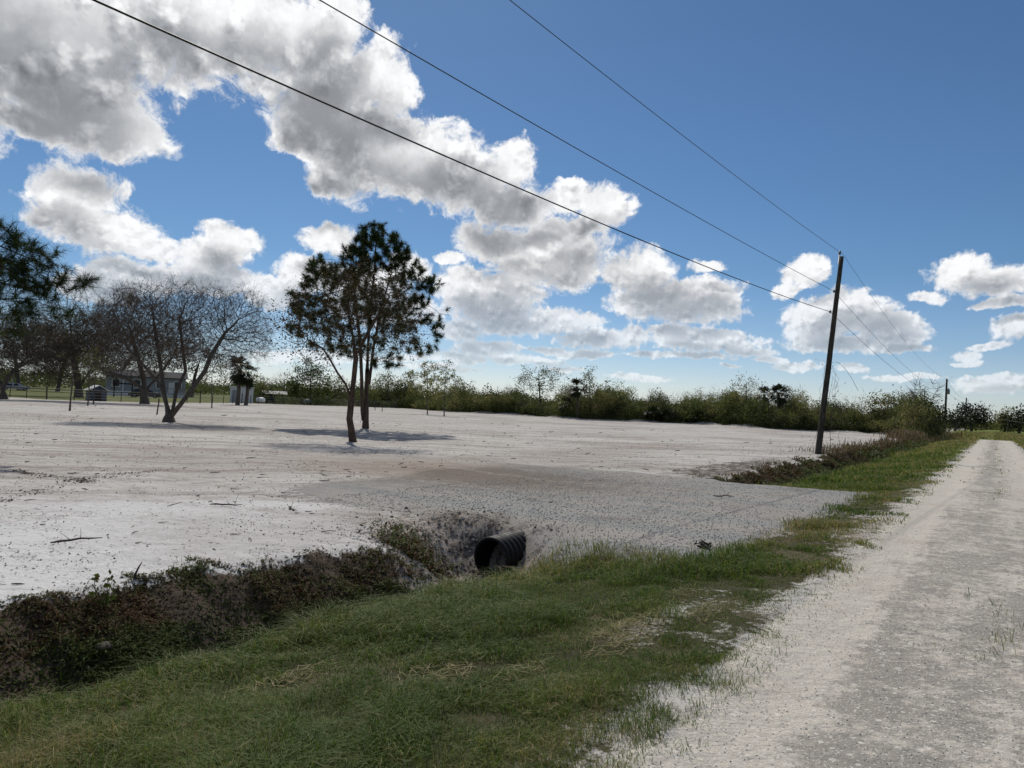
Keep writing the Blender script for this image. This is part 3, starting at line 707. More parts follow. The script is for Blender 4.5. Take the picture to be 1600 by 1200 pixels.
def build_weeds():
    acc = Acc()
    # near ditch: dark weeds, reddish on the upper part of the far bank, greener below
    for (s0, s1, n, size, hg) in ((-3, 2.5, 16000, .018, .052), (2.5, 5.2, 20000, .018, .052), (5.2, 7.5, 10500, .019, .052), (19.6, 27, 6200, .038, .12), (27, 45, 6000, .06, .17), (45, 90, 4600, .12, .30)):
        s = rng.uniform(s0, s1, n); t = rng.uniform(4.75, 7.9, n)
        if s0 >= 19: t = rng.uniform(4.95, 8.0, n)
        x, y = xy(s, t); M_ = masks(x, y); fe = far_edge(s)
        clump = fbm(x, y, 1.4, 4, 81)
        p = M_['lit'] * (0.62 + .6 * sst(clump, .38, .58)) + 0.55 * sst(fbm(x, y, 3.0, 4, 86) - .25 * (t - fe) / .8, .50, .60) * (t < fe + .9) * (t > 5) * (M_['mouth'] < .3)
        p = p * (1 - .9 * M_['mouth'])
        k = (rng.uniform(0, 1, n) < p) & in_view(x, y, .15)
        x, y, s, t, clump, fe = [v[k] for v in (x, y, s, t, clump, fe)]; n = len(x); z = height(x, y)
        up = sst(t, fe - 1.0, fe - 0.2)
        red = sst(fbm(s, t, 0.9, 3, 83) + 0.55 * (up - .62) + 0.10 * sst(s, 2, 5), 0.50, .66)
        tint = 0.02 + .50 * (fbm(x, y, 2.5, 2, 84)) + .45 * red * rng.uniform(.4, 1.1, n)
        if s0 >= 19: tint = tint + .10 * rng.uniform(0, 1, n)
        h = hg * (0.3 + 1.5 * sst(clump, .3, .7)) * rng.uniform(.5, 1.3, n) * (1 - .45 * up)
        leaf_sprays(acc, x, y, z - .01, h, size, tint)
        # upright stems and seed heads among them
        m = int(n * (.9 if s0 < 19 else .25)); kk = rng.integers(0, n, m)
        blades(acc, x[kk] + rng.normal(0, .05, m), y[kk] + rng.normal(0, .05, m), z[kk], h[kk] * rng.uniform(.9, 2.2, m), np.full(m, .0045 if s0 < 19 else size * .09), h[kk] * rng.uniform(.4, 2.2, m), np.clip(tint[kk] + rng.normal(.08, .2, m), 0, 1))
    # the tuft on the bank left of the pipe
    p0 = gnd(648, 838, -0.25); n = 420
    x = p0[0] + rng.normal(0, .26, n); y = p0[1] + rng.normal(0, .30, n); z = height(x, y)
    leaf_sprays(acc, x, y, z, rng.uniform(.05, .24, n), .036, np.clip(rng.normal(.55, .2, n), 0, 1))
    o = acc.build('ditch_weeds', weed_m); tag(o, 'dark green and reddish weeds covering the banks of the roadside ditch', 'weeds', kind='stuff')
    print('weeds verts', acc.n)
    # dry brown brush on the bank towards the far end
    acc = Acc(); n = 9000
    s = 40 + 100 * rng.uniform(0, 1, n) ** 1.2; t = rng.normal(0, .55, n) * (1 + s / 90) + np.where(s > 88, 7.6, 6.6)
    x, y = xy(s, t); r = np.hypot(x, y)
    k = (s > 88) | ((fbm(x, y, .5, 3, 91) > .47) & (t > 5.6)); x, y, r, s = x[k], y[k], r[k], s[k]; n = len(x)
    cl = fbm(x, y, .35, 3, 92)
    h = np.where(s > 86, 1.25, .5) * (.25 + 1.3 * cl) * rng.uniform(.4, 1.2, n)
    blades(acc, x, y, height(x, y) - .05, h, .0009 * r * rng.uniform(.6, 1.4, n), h * rng.uniform(.1, .8, n), np.clip(.2 + .8 * fbm(x, y, .6, 3, 93) + rng.normal(-.05, .18, n), 0, 1))
    # sparse dry stalks at the pole's foot and along the field's lip
    for (px, py, sg, m) in ((1300, 712, 1.0, 300), (1345, 704, 2.0, 260), (1235, 735, 1.0, 160)):
        p0 = gnd(px, py, -.3); x = p0[0] + rng.normal(0, sg, m); y = p0[1] + rng.normal(0, sg, m); h = rng.uniform(.05, .42, m)
        blades(acc, x, y, height(x, y) - .03, h, rng.uniform(.006, .018, m), h * rng.uniform(.2, 1.1, m), np.clip(rng.normal(.35, .25, m), 0, 1))
    o = acc.build('dry_brush', dry_m); tag(o, 'dry brown brush and stalks along the ditch bank towards the far poles', 'brush', kind='stuff')

def build_debris():
    """broken twigs, bark and roots left on the cleared sand"""
    acc = Acc()
    n = 2000; a = rng.uniform(-.70, .66, n); r = 6.5 * np.exp(rng.uniform(0, 2.5, n))
    x, y = r * np.sin(a), r * np.cos(a); M_ = masks(x, y); s, t = st(x, y)
    cl = fbm(x, y, .35, 4, 101)
    p = M_['field'] * (1 - M_['road']) * (1 - .6 * sst(r, 14, 24)) * (t > far_edge(s) - .1) * (.10 + .9 * sst(cl, .42, .66)) * np.where(M_['grav'] > .4, .12, 1.0)
    k = rng.uniform(0, 1, n) < p; x, y, r = x[k], y[k], r[k]; n = len(x)
    L = rng.uniform(.05, .28, n) * (.7 + r / 140) * np.where(rng.uniform(0, 1, n) < .10, 2.0, 1)
    az = np.where(rng.uniform(0, 1, n) < .6, rng.normal(.15, .5, n), rng.uniform(0, pi, n)); up = np.abs(rng.normal(0, .12, n))
    z = height(x, y) + .008
    f = np.linspace(-.5, .5, 4)[None]
    bend = rng.normal(0, .12, n)[:, None] * (f * f * 4 - 1)
    P = np.stack([x[:, None] + np.cos(az)[:, None] * L[:, None] * f - np.sin(az)[:, None] * L[:, None] * bend,
                  y[:, None] + np.sin(az)[:, None] * L[:, None] * f + np.cos(az)[:, None] * L[:, None] * bend,
                  z[:, None] + up[:, None] * L[:, None] * (f + .5)], -1)
    R = (.0035 + .00028 * r)[:, None] * rng.uniform(.5, 1.3, n)[:, None] * np.array([[.8, 1.1, .9, .35]])
    acc.tubes(P, R, 4, rng.uniform(0, 1, n))
    # bark chips
    m = 42000; a = rng.uniform(-.70, .55, m); r = 6.3 * np.exp(rng.uniform(0, 2.1, m)); x, y = r * np.sin(a), r * np.cos(a)
    M_ = masks(x, y); s, t = st(x, y); cl = fbm(x, y, .8, 4, 103)
    k = rng.uniform(0, 1, m) < M_['field'] * (t > far_edge(s)) * (.12 + .9 * sst(cl, .44, .64)) * (M_['grav'] < .35)
    x, y, r = x[k], y[k], r[k]; m = len(x); b = rng.uniform(0, 2 * pi, m); l = rng.uniform(.0025, .013, m) * (1 + r / 16)
    u = np.stack([np.cos(b), np.sin(b), rng.normal(0, .3, m)], -1) * l[:, None]; v = np.stack([-np.sin(b), np.cos(b), rng.normal(0, .4, m)], -1) * (l * rng.uniform(.3, .6, m))[:, None]
    acc.cards(np.stack([x, y, height(x, y) + .008], -1), u, v, rng.uniform(0, 1, m))
    # two old wheel tracks drawn in bark and dirt across the sand on the left
    for pts in ([(-20, 792), (40, 774), (100, 756), (150, 748), (200, 741), (262, 737)], [(20, 736), (70, 745), (125, 752), (140, 757)]):
        G = np.array([gnd(*q)[:2] for q in pts]); q = rng.uniform(0, len(pts) - 1, 420); gx = np.interp(q, np.arange(len(pts)), G[:, 0]) + rng.normal(0, .11, 420); gy = np.interp(q, np.arange(len(pts)), G[:, 1]) + rng.normal(0, .11, 420)
        b = rng.uniform(0, 2 * pi, 420); l = rng.uniform(.010, .032, 420); u = np.stack([np.cos(b), np.sin(b), rng.normal(0, .3, 420)], -1) * l[:, None]; v = np.stack([-np.sin(b), np.cos(b), rng.normal(0, .4, 420)], -1) * (l * .5)[:, None]
        acc.cards(np.stack([gx, gy, height(gx, gy) + .01], -1), u, v, rng.uniform(0, 1, 420))
    o = acc.build('twig_debris', twig_m); tag(o, 'dark twigs and bark chips littering the cleared white sand', 'debris', kind='stuff')

def stones(acc, x, y, z, sz, tint):
    n = len(x)
    oc = np.array([[1, 0, 0], [0, 1, 0], [-1, 0, 0], [0, -1, 0], [0, 0, .8], [0, 0, -.8]], float)
    V = oc[None] * rng.uniform(.55, 1.2, (n, 6, 1)) * sz[:, None, None]
    b = rng.uniform(0, 2 * pi, n); c, s_ = np.cos(b)[:, None], np.sin(b)[:, None]
    V = np.stack([V[..., 0] * c - V[..., 1] * s_ + x[:, None], V[..., 0] * s_ + V[..., 1] * c + y[:, None], V[..., 2] + z[:, None]], -1)
    fc = np.array([[0, 1, 4], [1, 2, 4], [2, 3, 4], [3, 0, 4], [1, 0, 5], [2, 1, 5], [3, 2, 5], [0, 3, 5]])
    acc.add(V.reshape(-1, 3), (fc[None] + np.arange(n)[:, None, None] * 6).reshape(-1, 3), np.repeat(tint, 6))
def build_gravel():
    acc = Acc(); n = 60000
    s = 7.0 + 12 * rng.uniform(0, 1, n) ** 1.7; t = rng.uniform(2.3, 10, n); x, y = xy(s, t); M_ = masks(x, y); r = np.hypot(x, y)
    k = (rng.uniform(0, 1, n) < np.maximum(.5 * M_['grav'], .45 * M_['mouth']) * (8.5 / np.maximum(r, 8)) ** 1.5); x, y, r = x[k], y[k], r[k]; n = len(x)
    stones(acc, x, y, height(x, y) + .003, rng.uniform(.006, .015, n) * (1 + r / 60), rng.uniform(0, 1, n) ** 1.2)
    m_, g, out = new_mat('crushed_stone')
    bsdf(g, out, g.ramp(g.attr('tint'), [(0, (.26, .26, .255)), (.5, (.37, .373, .363)), (.85, (.44, .445, .43)), (1, (.55, .555, .54))]), .9, .2)
    o = acc.build('gravel', m_); tag(o, 'loose grey crushed stone spread over the driveway above the pipe', 'gravel', kind='stuff')
    # clods and washed-out stones about the pipe's mouth
    acc = Acc(); n = 1500; s = rng.normal(8.5, .95, n); t = rng.normal(6.5, .8, n); x, y = xy(s, t); M_ = masks(x, y)
    k = (rng.uniform(0, 1, n) < M_['mouth']) & (t > 5.3); x, y = x[k], y[k]; n = len(x)
    stones(acc, x, y, height(x, y) + .004, .008 + .035 * rng.uniform(0, 1, n) ** 3, rng.uniform(0, 1, n))
    m3, g, out = new_mat('bank_clod')
    bsdf(g, out, g.ramp(g.attr('tint'), [(0, (.06, .048, .04)), (.5, (.17, .14, .12)), (.8, (.30, .27, .24)), (1, (.42, .41, .40))]), .95, .1)
    o = acc.build('clods', m3); tag(o, 'soil clods and stones washed out around the mouth of the culvert pipe', 'clods', kind='stuff')
    # shell bits and grit lying on the road
    acc = Acc(); n = 9000; a = rng.uniform(.0, .66, n); r = 2.6 * np.exp(rng.uniform(0, 1.9, n)); x, y = r * np.sin(a), r * np.cos(a); M_ = masks(x, y)
    k = rng.uniform(0, 1, n) < M_['road']; x, y, r = x[k], y[k], r[k]; n = len(x)
    stones(acc, x, y, height(x, y) + .001, rng.uniform(.0018, .006, n) * (1 + r / 14), rng.uniform(.25, 1, n))
    m2, g, out = new_mat('shell_grit')
    bsdf(g, out, g.ramp(g.attr('tint'), [(0, (.20, .19, .18)), (.5, (.36, .34, .32)), (1, (.62, .60, .56))]), .85, .25)
    o = acc.build('shell_grit', m2); tag(o, 'white shell bits and grit scattered on the sand road', 'grit', kind='stuff')
build_grass(); build_weeds(); build_debris(); build_gravel()

# ------------------------------------------------------------------ trees
bark_pine = bark_mat('pine_bark', (0.028, 0.022, 0.018), (0.12, 0.085, 0.065))
bark_grey = bark_mat('grey_bark', (0.035, 0.030, 0.026), (0.14, 0.122, 0.105), 18.0)
bark_palm = bark_mat('palm_bark', (0.04, 0.034, 0.028), (0.17, 0.15, 0.125), 22.0)
needle_m = leaf_mat('pine_needles', [(0.0, (0.014, 0.026, 0.008)), (0.5, (0.032, 0.056, 0.015)), (0.85, (0.065, 0.095, 0.024)), (1.0, (0.13, 0.10, 0.04))], 0.34)
brownleaf_m = leaf_mat('brown_leaf', [(0.0, (0.028, 0.022, 0.014)), (0.5, (0.055, 0.042, 0.024)), (1.0, (0.11, 0.085, 0.04))], 0.3)
twigs_m = paint_mat('bare_twigs', (0.105, 0.082, 0.066), 0.9, 0.35, 8.0)
green_m = leaf_mat('fresh_leaf', [(0.0, (0.020, 0.040, 0.009)), (0.5, (0.045, 0.085, 0.015)), (1.0, (0.11, 0.15, 0.035))], 0.4)
olive_m = leaf_mat('olive_leaf', [(0.0, (0.060, 0.066, 0.026)), (0.4, (0.11, 0.118, 0.040)), (0.75, (0.18, 0.175, 0.064)), (1.0, (0.28, 0.235, 0.12))], 0.5)
dark_m = leaf_mat('dark_leaf', [(0.0, (0.010, 0.015, 0.007)), (0.5, (0.021, 0.032, 0.012)), (1.0, (0.05, 0.062, 0.022))], 0.25)
palm_m = leaf_mat('palm_frond', [(0.0, (0.012, 0.018, 0.008)), (0.5, (0.03, 0.042, 0.015)), (0.8, (0.06, 0.07, 0.03)), (1.0, (0.17, 0.13, 0.08))], 0.2, 0.45)

def unit(v): return v / (np.linalg.norm(v, axis=-1, keepdims=True) + 1e-9)
def ellipsoid_pts(n, c, r, R):
    d = R.normal(size=(n, 3)); d /= np.linalg.norm(d, axis=1, keepdims=True)
    return np.asarray(c) + d * (R.uniform(0, 1, (n, 1)) ** (1 / 2.6)) * np.asarray(r)

def colonize(stems, attr, D, di, dk, R, iters=200, bias=(0, 0, 0.12), jit=0.22, maxn=6000, nomin=0.0):
    """space colonisation: stems = list of polylines (first one rooted in the ground); returns positions, parents"""
    pos, par = [], []
    for sk in stems:
        pts, parent = sk
        last = parent
        for p in pts:
            if parent is None and not pos: par.append(-1)
            else: par.append(last if last is not None else -1)
            pos.append(np.asarray(p, float)); last = len(pos) - 1
    n0 = len(pos)
    P = np.zeros((maxn, 3)); P[:n0] = pos; par = par + [0] * (maxn - n0); n = n0
    A = attr.copy()
    # only upper stem nodes may sprout
    ok = np.ones(maxn, bool); ok[:n0] = P[:n0, 2] > nomin
    dd = np.full(len(A), 1e9); nn = np.zeros(len(A), int)
    def upd(i0, i1):
        nonlocal dd, nn
        idx = np.arange(i0, i1)[ok[i0:i1]]
        if not len(idx): return
        d = np.linalg.norm(A[:, None] - P[None, idx], axis=2); j = d.argmin(1); m = d[np.arange(len(A)), j]
        b = m < dd; dd = np.where(b, m, dd); nn = np.where(b, idx[j], nn)
    upd(0, n)
    seen = {}
    for it in range(iters):
        if len(A) == 0 or n > maxn - 400: break
        act = dd < di
        if not act.any(): di *= 1.5; continue
        v = unit(A[act] - P[nn[act]]); S = np.zeros((n, 3)); np.add.at(S, nn[act], v)
        src = np.unique(nn[act]); dirs = unit(unit(S[src]) + np.asarray(bias) + R.normal(0, jit, (len(src), 3)))
        new = P[src] + dirs * D
        keep = []
        for k_, s_ in enumerate(src):
            c = seen.get(s_, 0)
            if c < 3: keep.append(k_); seen[s_] = c + 1
            else: ok[s_] = False
        if not keep:
            # recompute nearest without spent nodes
            dd[:] = 1e9; upd(0, n); continue
        src, new = src[keep], new[keep]
        m = len(src); P[n:n + m] = new; par[n:n + m] = list(src); n0_ = n; n += m
        upd(n0_, n)
        al = dd > dk; A, dd, nn = A[al], dd[al], nn[al]
    return P[:n], np.array(par[:n])

def skeleton_radii(P, par, tip, expo=2.4):
    n = len(P); nch = np.zeros(n, int)
    r = np.zeros(n)
    for i in range(n - 1, -1, -1):
        rr = max(r[i], tip ** expo) if nch[i] else tip ** expo
        r[i] = rr
        if par[i] >= 0: r[par[i]] += rr; nch[par[i]] += 1
    return r ** (1 / expo), nch
def chains(P, par, rad):
    n = len(P); kids = [[] for _ in range(n)]
    roots = []
    for i in range(n):
        (kids[par[i]] if par[i] >= 0 else roots).append(i)
    out = []; stack = [(r, None) for r in roots]
    while stack:
        i, p = stack.pop(); ch = [p, i] if p is not None else [i]
        while kids[i]:
            ks = sorted(kids[i], key=lambda k: -rad[k]); 
            for k in ks[1:]: stack.append((k, i))
            i = ks[0]; ch.append(i)
        out.append(ch)
    return out
def branch_mesh(acc, P, par, rad, rmin=0.0, kmax=9, gap=None, flare=None):
    for ch in chains(P, par, rad):
        r = rad[ch].copy()
        if len(ch) > 1 and par[ch[0]] != -1 or (len(ch) > 1 and r[0] > 1.4 * r[1]): r[0] = min(r[0], r[1] * 1.25)
        q = P[ch]
        cut = np.nonzero(r >= rmin)[0]
        if len(cut) < 2: continue
        e = cut[-1] + 1; q, r = q[:e], r[:e]
        if len(q) < 2: continue
        k = kmax if r.max() > .06 else (6 if r.max() > .025 else 4)
        acc.tubes(q, r, k, 0.5)

def twig_sprays(acc, base, direc, L, R, n, rad, spread=0.8, k=3, seg=3, droop=0.0):
    """n thin twigs from each base point"""
    m = len(base); b = np.repeat(base, n, 0); d = np.repeat(unit(direc), n, 0)
    d = unit(d + R.normal(0, spread, (m * n, 3))); l = (np.repeat(np.broadcast_to(L, (m,)), n) * R.uniform(.45, 1.2, m * n))[:, None]
    f = np.linspace(0, 1, seg + 1)
    side = R.normal(0, .22, (m * n, 3)); side[:, 2] -= droop
    P = b[:, None] + d[:, None] * l[:, None] * f[None, :, None] + side[:, None] * l[:, None] * (f ** 2)[None, :, None]
    rr = np.repeat(np.broadcast_to(rad, (m,)), n)[:, None] * (1 - .65 * f)[None]
    acc.tubes(P, rr, k, R.uniform(0, 1, m * n))
    return P[:, -1], unit(P[:, -1] - P[:, -2])

def needle_tufts(acc, C, direc, R, n=46, L=0.24, w=0.012, back=0.30, tint=0.45):
    """pine tufts: needles springing from the last stretch of a twig"""
    m = len(C); d = np.repeat(unit(direc), n, 0); c = np.repeat(C, n, 0)
    o = R.uniform(0, 1, (m * n, 1))
    st_ = c - d * o * back
    nd = unit(d * R.uniform(.2, 1.2, (m * n, 1)) + R.normal(0, .72, (m * n, 3)) + np.array([0, 0, .05]))
    l = L * R.uniform(.7, 1.15, (m * n, 1))
    sd = unit(np.cross(nd, R.normal(size=(m * n, 3)))) * w / 2
    tip = st_ + nd * l + np.array([0, 0, -1]) * (l * R.uniform(0, .22, (m * n, 1)))
    V = np.stack([st_ - sd, st_ + sd, tip], 1).reshape(-1, 3)
    tt = np.repeat(np.clip(np.repeat(R.normal(tint, .2, m), n) + R.normal(0, .12, m * n), 0, 1), 3)
    acc.add(V, np.arange(m * n * 3).reshape(-1, 3), tt)

def leaf_cloud(acc, C, R, n, spread, size, tint, asp=0.5, up=0.15):
    m = len(C); c = np.repeat(C, n, 0) + R.normal(0, 1, (m * n, 3)) * np.asarray(spread)
    u = unit(R.normal(size=(m * n, 3)) + np.array([0, 0, up])); v = unit(np.cross(u, R.normal(size=(m * n, 3))))
    s = (size * R.uniform(.5, 1.3, m * n))[:, None]
    t = np.clip(np.repeat(np.broadcast_to(tint, (m,)), n) + R.normal(0, .12, m * n), 0, 1)
    acc.cards(c, u * s, v * s * asp, t)

def px_ellipsoids(blobs, dist, n, R, depth=1.0):
    """crown volumes measured on the photo (px,py,rx,ry) at a real distance -> points in space"""
    tot = sum(b[2] * b[3] for b in blobs); out = []
    for b in blobs:
        px, py, rx, ry = b[:4]; off = b[4] if len(b) > 4 else 0.0
        c = at(px, py, dist + off); k = (dist + off) / FPX
        dep = depth * min(rx, ry * 1.3) * k
        vd = np.array([c[0], c[1]]); vd /= np.linalg.norm(vd)
        q = ellipsoid_pts(max(4, int(n * px_w(rx, ry, tot))), (0, 0, 0), (rx * k, dep, ry * k), R)
        out.append(c + np.stack([q[:, 0] * vd[1] + q[:, 1] * vd[0], -q[:, 0] * vd[0] + q[:, 1] * vd[1], q[:, 2]], -1))
    return np.concatenate(out)
def px_w(rx, ry, tot): return rx * ry / tot
def stem_px(pts, dist, off=0.0):
    return [at(px, py, dist + (o[0] if o else off)) for px, py, *o in pts]
def densify(pts, D):
    out = [np.asarray(pts[0], float)]
    for p in pts[1:]:
        p = np.asarray(p, float); a = out[-1]; n = max(1, int(round(np.linalg.norm(p - a) / D)))
        for k in range(1, n + 1): out.append(a + (p - a) * k / n)
    return out
def root_flare(P, rad, base, h=0.5, amt=0.55):
    z = P[:, 2] - base[2]; k = np.exp(-np.clip(z, 0, None) / h * 2.2); return rad * (1 + amt * k)

def make_tree(name, label, cat, group, base, stems, attr, D, di, dk, seed, tip, trunk_r, foliage, bark, bias=(0, 0, .12), jit=.22, rmin=0.0, nomin=0.0, expo=2.4, flare=.55, fmat=None, fname='crown'):
    R = np.random.default_rng(seed)
    root = empty(name, base, label, cat, group)
    P, par = colonize(stems, attr, D, di, dk, R, bias=bias, jit=jit, nomin=nomin); print(name, 'nodes', len(P))
    rad, nch = skeleton_radii(P, par, tip, expo)
    rad = rad * (trunk_r / rad[0]) ** (np.clip((rad - tip) / (rad[0] - tip), 0, 1) ** 1.1)
    rad = root_flare(P, rad, base, .55, flare)
    P[0, 2] -= .12
    a = Acc(); branch_mesh(a, P, par, rad, rmin)
    tr = a.build('trunk', bark, root, True, loc=base)
    f = Acc(); foliage(f, P, par, rad, nch, R, a)
    cr = f.build(fname, fmat, root, False, loc=base)
    return root
def tips_of(P, par, nch):
    i = np.nonzero(nch == 0)[0]; return i, unit(P[i] - P[np.maximum(par[i], 0)])

# ---- the tall slash pine in the middle of the field
def pine_main():
    b = gnd(571, 669); d = float(np.hypot(b[0], b[1])); R = np.random.default_rng(3)
    main = densify(stem_px([(571, 669), (573, 600), (575, 540), (580, 470), (586, 410), (588, 372)], d), .5); main[0] = b
    n1 = len(main)
    second = densify(stem_px([(566, 655, -.1), (565, 590, -.35), (563, 540, -.4), (556, 470, -.3), (548, 415, -.2)], d), .5)
    third = densify(stem_px([(577, 600, .3), (583, 545, .5), (596, 480, .6), (612, 425, .5)], d), .5)
    blobs = [(588, 378, 34, 26), (568, 405, 34, 24), (610, 400, 30, 22), (545, 430, 34, 26), (510, 430, 34, 26), (496, 470, 40, 26), (477, 480, 22, 22), (520, 500, 44, 30), (470, 512, 18, 16), (560, 470, 44, 30),
             (625, 440, 28, 20), (652, 425, 16, 14), (640, 470, 30, 20), (672, 446, 20, 12), (655, 500, 26, 16), (690, 492, 14, 10), (680, 520, 18, 14), (610, 500, 40, 30), (640, 540, 26, 14), (672, 545, 12, 10), (560, 540, 50, 22), (512, 540, 24, 12), (600, 560, 26, 14)]
    attr = px_ellipsoids(blobs, d, 4500, R, 1.0)
    def fol(f, P, par, rad, nch, R, a):
        ti, dr = tips_of(P, par, nch)
        # extra tufts on thin wood
        thin = np.nonzero((nch <= 1) & (par >= 0) & (rad < .028))[0]
        top = at(580, 385, d)[2]; keep = P[ti, 2] > at(580, 470, d)[2]
        k = R.uniform(0, 1, len(ti)) < np.where(keep, 1.0, .80)
        needle_tufts(f, P[ti][k], dr[k] + np.array([0, 0, .35]), R, 100, .40, .020, .30, .45)
        for _ in range(2):
            kk = R.uniform(0, 1, len(ti)) < .6; dj = unit(dr[kk] + R.normal(0, .8, (kk.sum(), 3)) + np.array([0, 0, .3])); needle_tufts(f, P[ti][kk] + dj * .22, dj, R, 78, .38, .020, .28, .42)
        t2 = thin[R.uniform(0, 1, len(thin)) < .30]
        d2 = unit(P[t2] - P[par[t2]] + R.normal(0, .5, (len(t2), 3)) * np.linalg.norm(P[t2] - P[par[t2]], axis=1, keepdims=True))
        needle_tufts(f, P[t2] + d2 * .2, d2 + np.array([0, 0, .4]), R, 40, .27, .022, .3, .40)
        t3 = ti[P[ti, 2] > at(580, 440, d)[2]]
        for _ in range(3):
            d3 = unit(R.normal(0, .6, (len(t3), 3)) + np.array([0, 0, .5])); needle_tufts(f, P[t3] + d3 * .35, d3, R, 44, .28, .022, .3, .36)
    return make_tree('pine_tree', 'tall dark green pine standing alone in the middle of the cleared sand', 'pine tree', 'pines on the cleared land', b, [(main, None), (second, 2), (third, 7)], attr, .33, 3.0, .35, 3, .009, .17, fol, bark_pine, nomin=at(571, 575, d)[2], fmat=needle_m, bias=(0, 0, .10))
pine_main()

# ---- the small brown-leaved oak in front of it
def oak_front():
    b = gnd(552, 690); d = float(np.hypot(b[0], b[1])); R = np.random.default_rng(8)
    main = densify(stem_px([(552, 690), (546, 655), (549, 625), (553, 590), (556, 560), (552, 530), (545, 490)], d), .4); main[0] = b
    left = densify(stem_px([(540, 600, .1), (527, 582, .3), (516, 562, .4), (505, 545, .5), (480, 530, .5)], d), .4)
    right = densify(stem_px([(562, 545, -.2), (580, 510, -.3), (605, 470, -.4)], d), .4)
    blobs = [(470, 500, 34, 30), (455, 530, 22, 22), (500, 530, 40, 32), (540, 500, 44, 40), (560, 450, 44, 34), (520, 460, 36, 26), (600, 470, 44, 40), (620, 520, 36, 30), (575, 540, 40, 24), (500, 575, 26, 16), (445, 515, 12, 12)]
    attr = px_ellipsoids(blobs, d, 2600, R, .8)
    def fol(f, P, par, rad, nch, R, a):
        ti, dr = tips_of(P, par, nch)
        e, ed = twig_sprays(a, P[ti], dr, .55, R, 4, .007, .7)
        thin = np.nonzero((rad < .02) & (par >= 0))[0]; thin = thin[R.uniform(0, 1, len(thin)) < .5]
        e2, _ = twig_sprays(a, P[thin], R.normal(size=(len(thin), 3)), .45, R, 2, .006, .7)
        pts = np.concatenate([e, e2]); pts = pts[R.uniform(0, 1, len(pts)) < .80]
        leaf_cloud(f, pts, R, 8, .15, .052, R.uniform(.1, .8, len(pts)), .5)
    def wrap(f, P, par, rad, nch, R, a): fol(f, P, par, rad, nch, R, f)
    return make_tree('oak_tree', 'slender crooked tree with sparse brown leaves standing just in front of the tall pine', 'tree', None, b, [(main, None), (left, 4), (right, 9)], attr, .28, 2.5, .32, 8, .007, .13, wrap, bark_pine, nomin=at(552, 610, d)[2], fmat=brownleaf_m, jit=.32)
oak_front()

# ---- bare spreading tree with several trunks
def bare_tree(name, label, basepx, stempx, blobs, natt, D, dk, seed, tip, tr, twl, twn, zmin, twr=.005, extra=None, mat=None, fl=.7):
    b = gnd(*basepx); d = float(np.hypot(b[0], b[1])); R = np.random.default_rng(seed)
    stems = []
    for i, (pp, parent) in enumerate(stempx):
        q = densify(stem_px(pp, d), D)
        if i == 0: q[0] = b
        stems.append((q, parent))
    attr = px_ellipsoids(blobs, d, natt, R, .9)
    def fol(f, P, par, rad, nch, R, a):
        ti, dr = tips_of(P, par, nch)
        thin = np.nonzero((rad < max(.03, tip * 3)) & (par >= 0))[0]
        e, ed = twig_sprays(f, P[ti], dr + np.array([0, 0, .25]), twl, R, twn, twr * 1.2, .55)
        e2, ed2 = twig_sprays(f, e, ed + np.array([0, 0, .15]), twl * .5, R, 2, twr * .8, .6)
        e3, _ = twig_sprays(f, e2, ed2 + np.array([0, 0, .1]), twl * .3, R, 2, twr * .6, .7, 3, 2)
        s = thin[R.uniform(0, 1, len(thin)) < .8]
        twig_sprays(f, P[s], unit(P[s] - P[par[s]]) + R.normal(0, .6, (len(s), 3)) + np.array([0, 0, .3]), twl * .7, R, 3, twr, .5)
        if extra: extra(f, e, e2, R)
    return make_tree(name, label, 'tree', None, b, stems, attr, D, 4.0, dk, seed, tip, tr, fol, bark_grey, nomin=at(basepx[0], zmin, d)[2], fmat=mat or twigs_m, bias=(0, 0, .16), jit=.22, flare=fl)

bare_tree('bare_tree', 'wide leafless tree with several trunks fanning from one base on the sand', (264, 660),
    [([(264, 660), (262, 640), (256, 612), (252, 580), (246, 540), (240, 500)], None), ([(268, 650, -.2), (282, 632, -.5), (300, 608, -.8), (320, 580, -.9), (330, 555, -.9), (352, 520, -.7)], 1),
     ([(270, 640, .3), (276, 610, .5), (290, 580, .7), (285, 540, .8), (280, 500, .8)], 1), ([(250, 600, -.4), (228, 575, -.8), (200, 545, -1), (185, 515, -1)], 3), ([(300, 610, .2), (318, 600, .4)], 8)],
    [(200, 500, 44, 46), (240, 480, 46, 34), (290, 480, 44, 36), (330, 490, 40, 40), (370, 500, 44, 44), (395, 520, 32, 36), (210, 545, 44, 30), (350, 545, 46, 26), (280, 530, 60, 34), (180, 530, 20, 34), (400, 550, 20, 14)],
    7500, .24, .23, 21, .0072, .23, .5, 5, 612)
def brown_bits(f, e, e2, R):
    pts = np.concatenate([e, e2]); pts = pts[R.uniform(0, 1, len(pts)) < .7]
    leaf_cloud(f, pts, R, 5, .12, .045, R.uniform(.1, .9, len(pts)), .45)
mix_m = leaf_mat('brown_twig_leaf', [(0.0, (0.060, 0.050, 0.040)), (0.5, (0.095, 0.080, 0.058)), (1.0, (0.14, 0.112, 0.075))], 0.4)
bare_tree('bare_tree', 'dark many-branched brown tree with a stout trunk behind the bare fanning tree', (226, 631),
    [([(226, 631), (226, 610), (224, 590), (216, 560), (205, 525)], None), ([(220, 605, -.5), (196, 590, -1.2), (165, 580, -2), (140, 570, -2)], 1), ([(232, 605, .5), (250, 585, 1), (268, 560, 1.5)], 1)],
    [(130, 560, 50, 30), (170, 530, 50, 44), (215, 510, 50, 44), (260, 530, 46, 40), (190, 575, 60, 22), (110, 575, 26, 18)],
    4200, .5, .52, 22, .015, .42, .9, 4, 606, .016, brown_bits, mix_m)
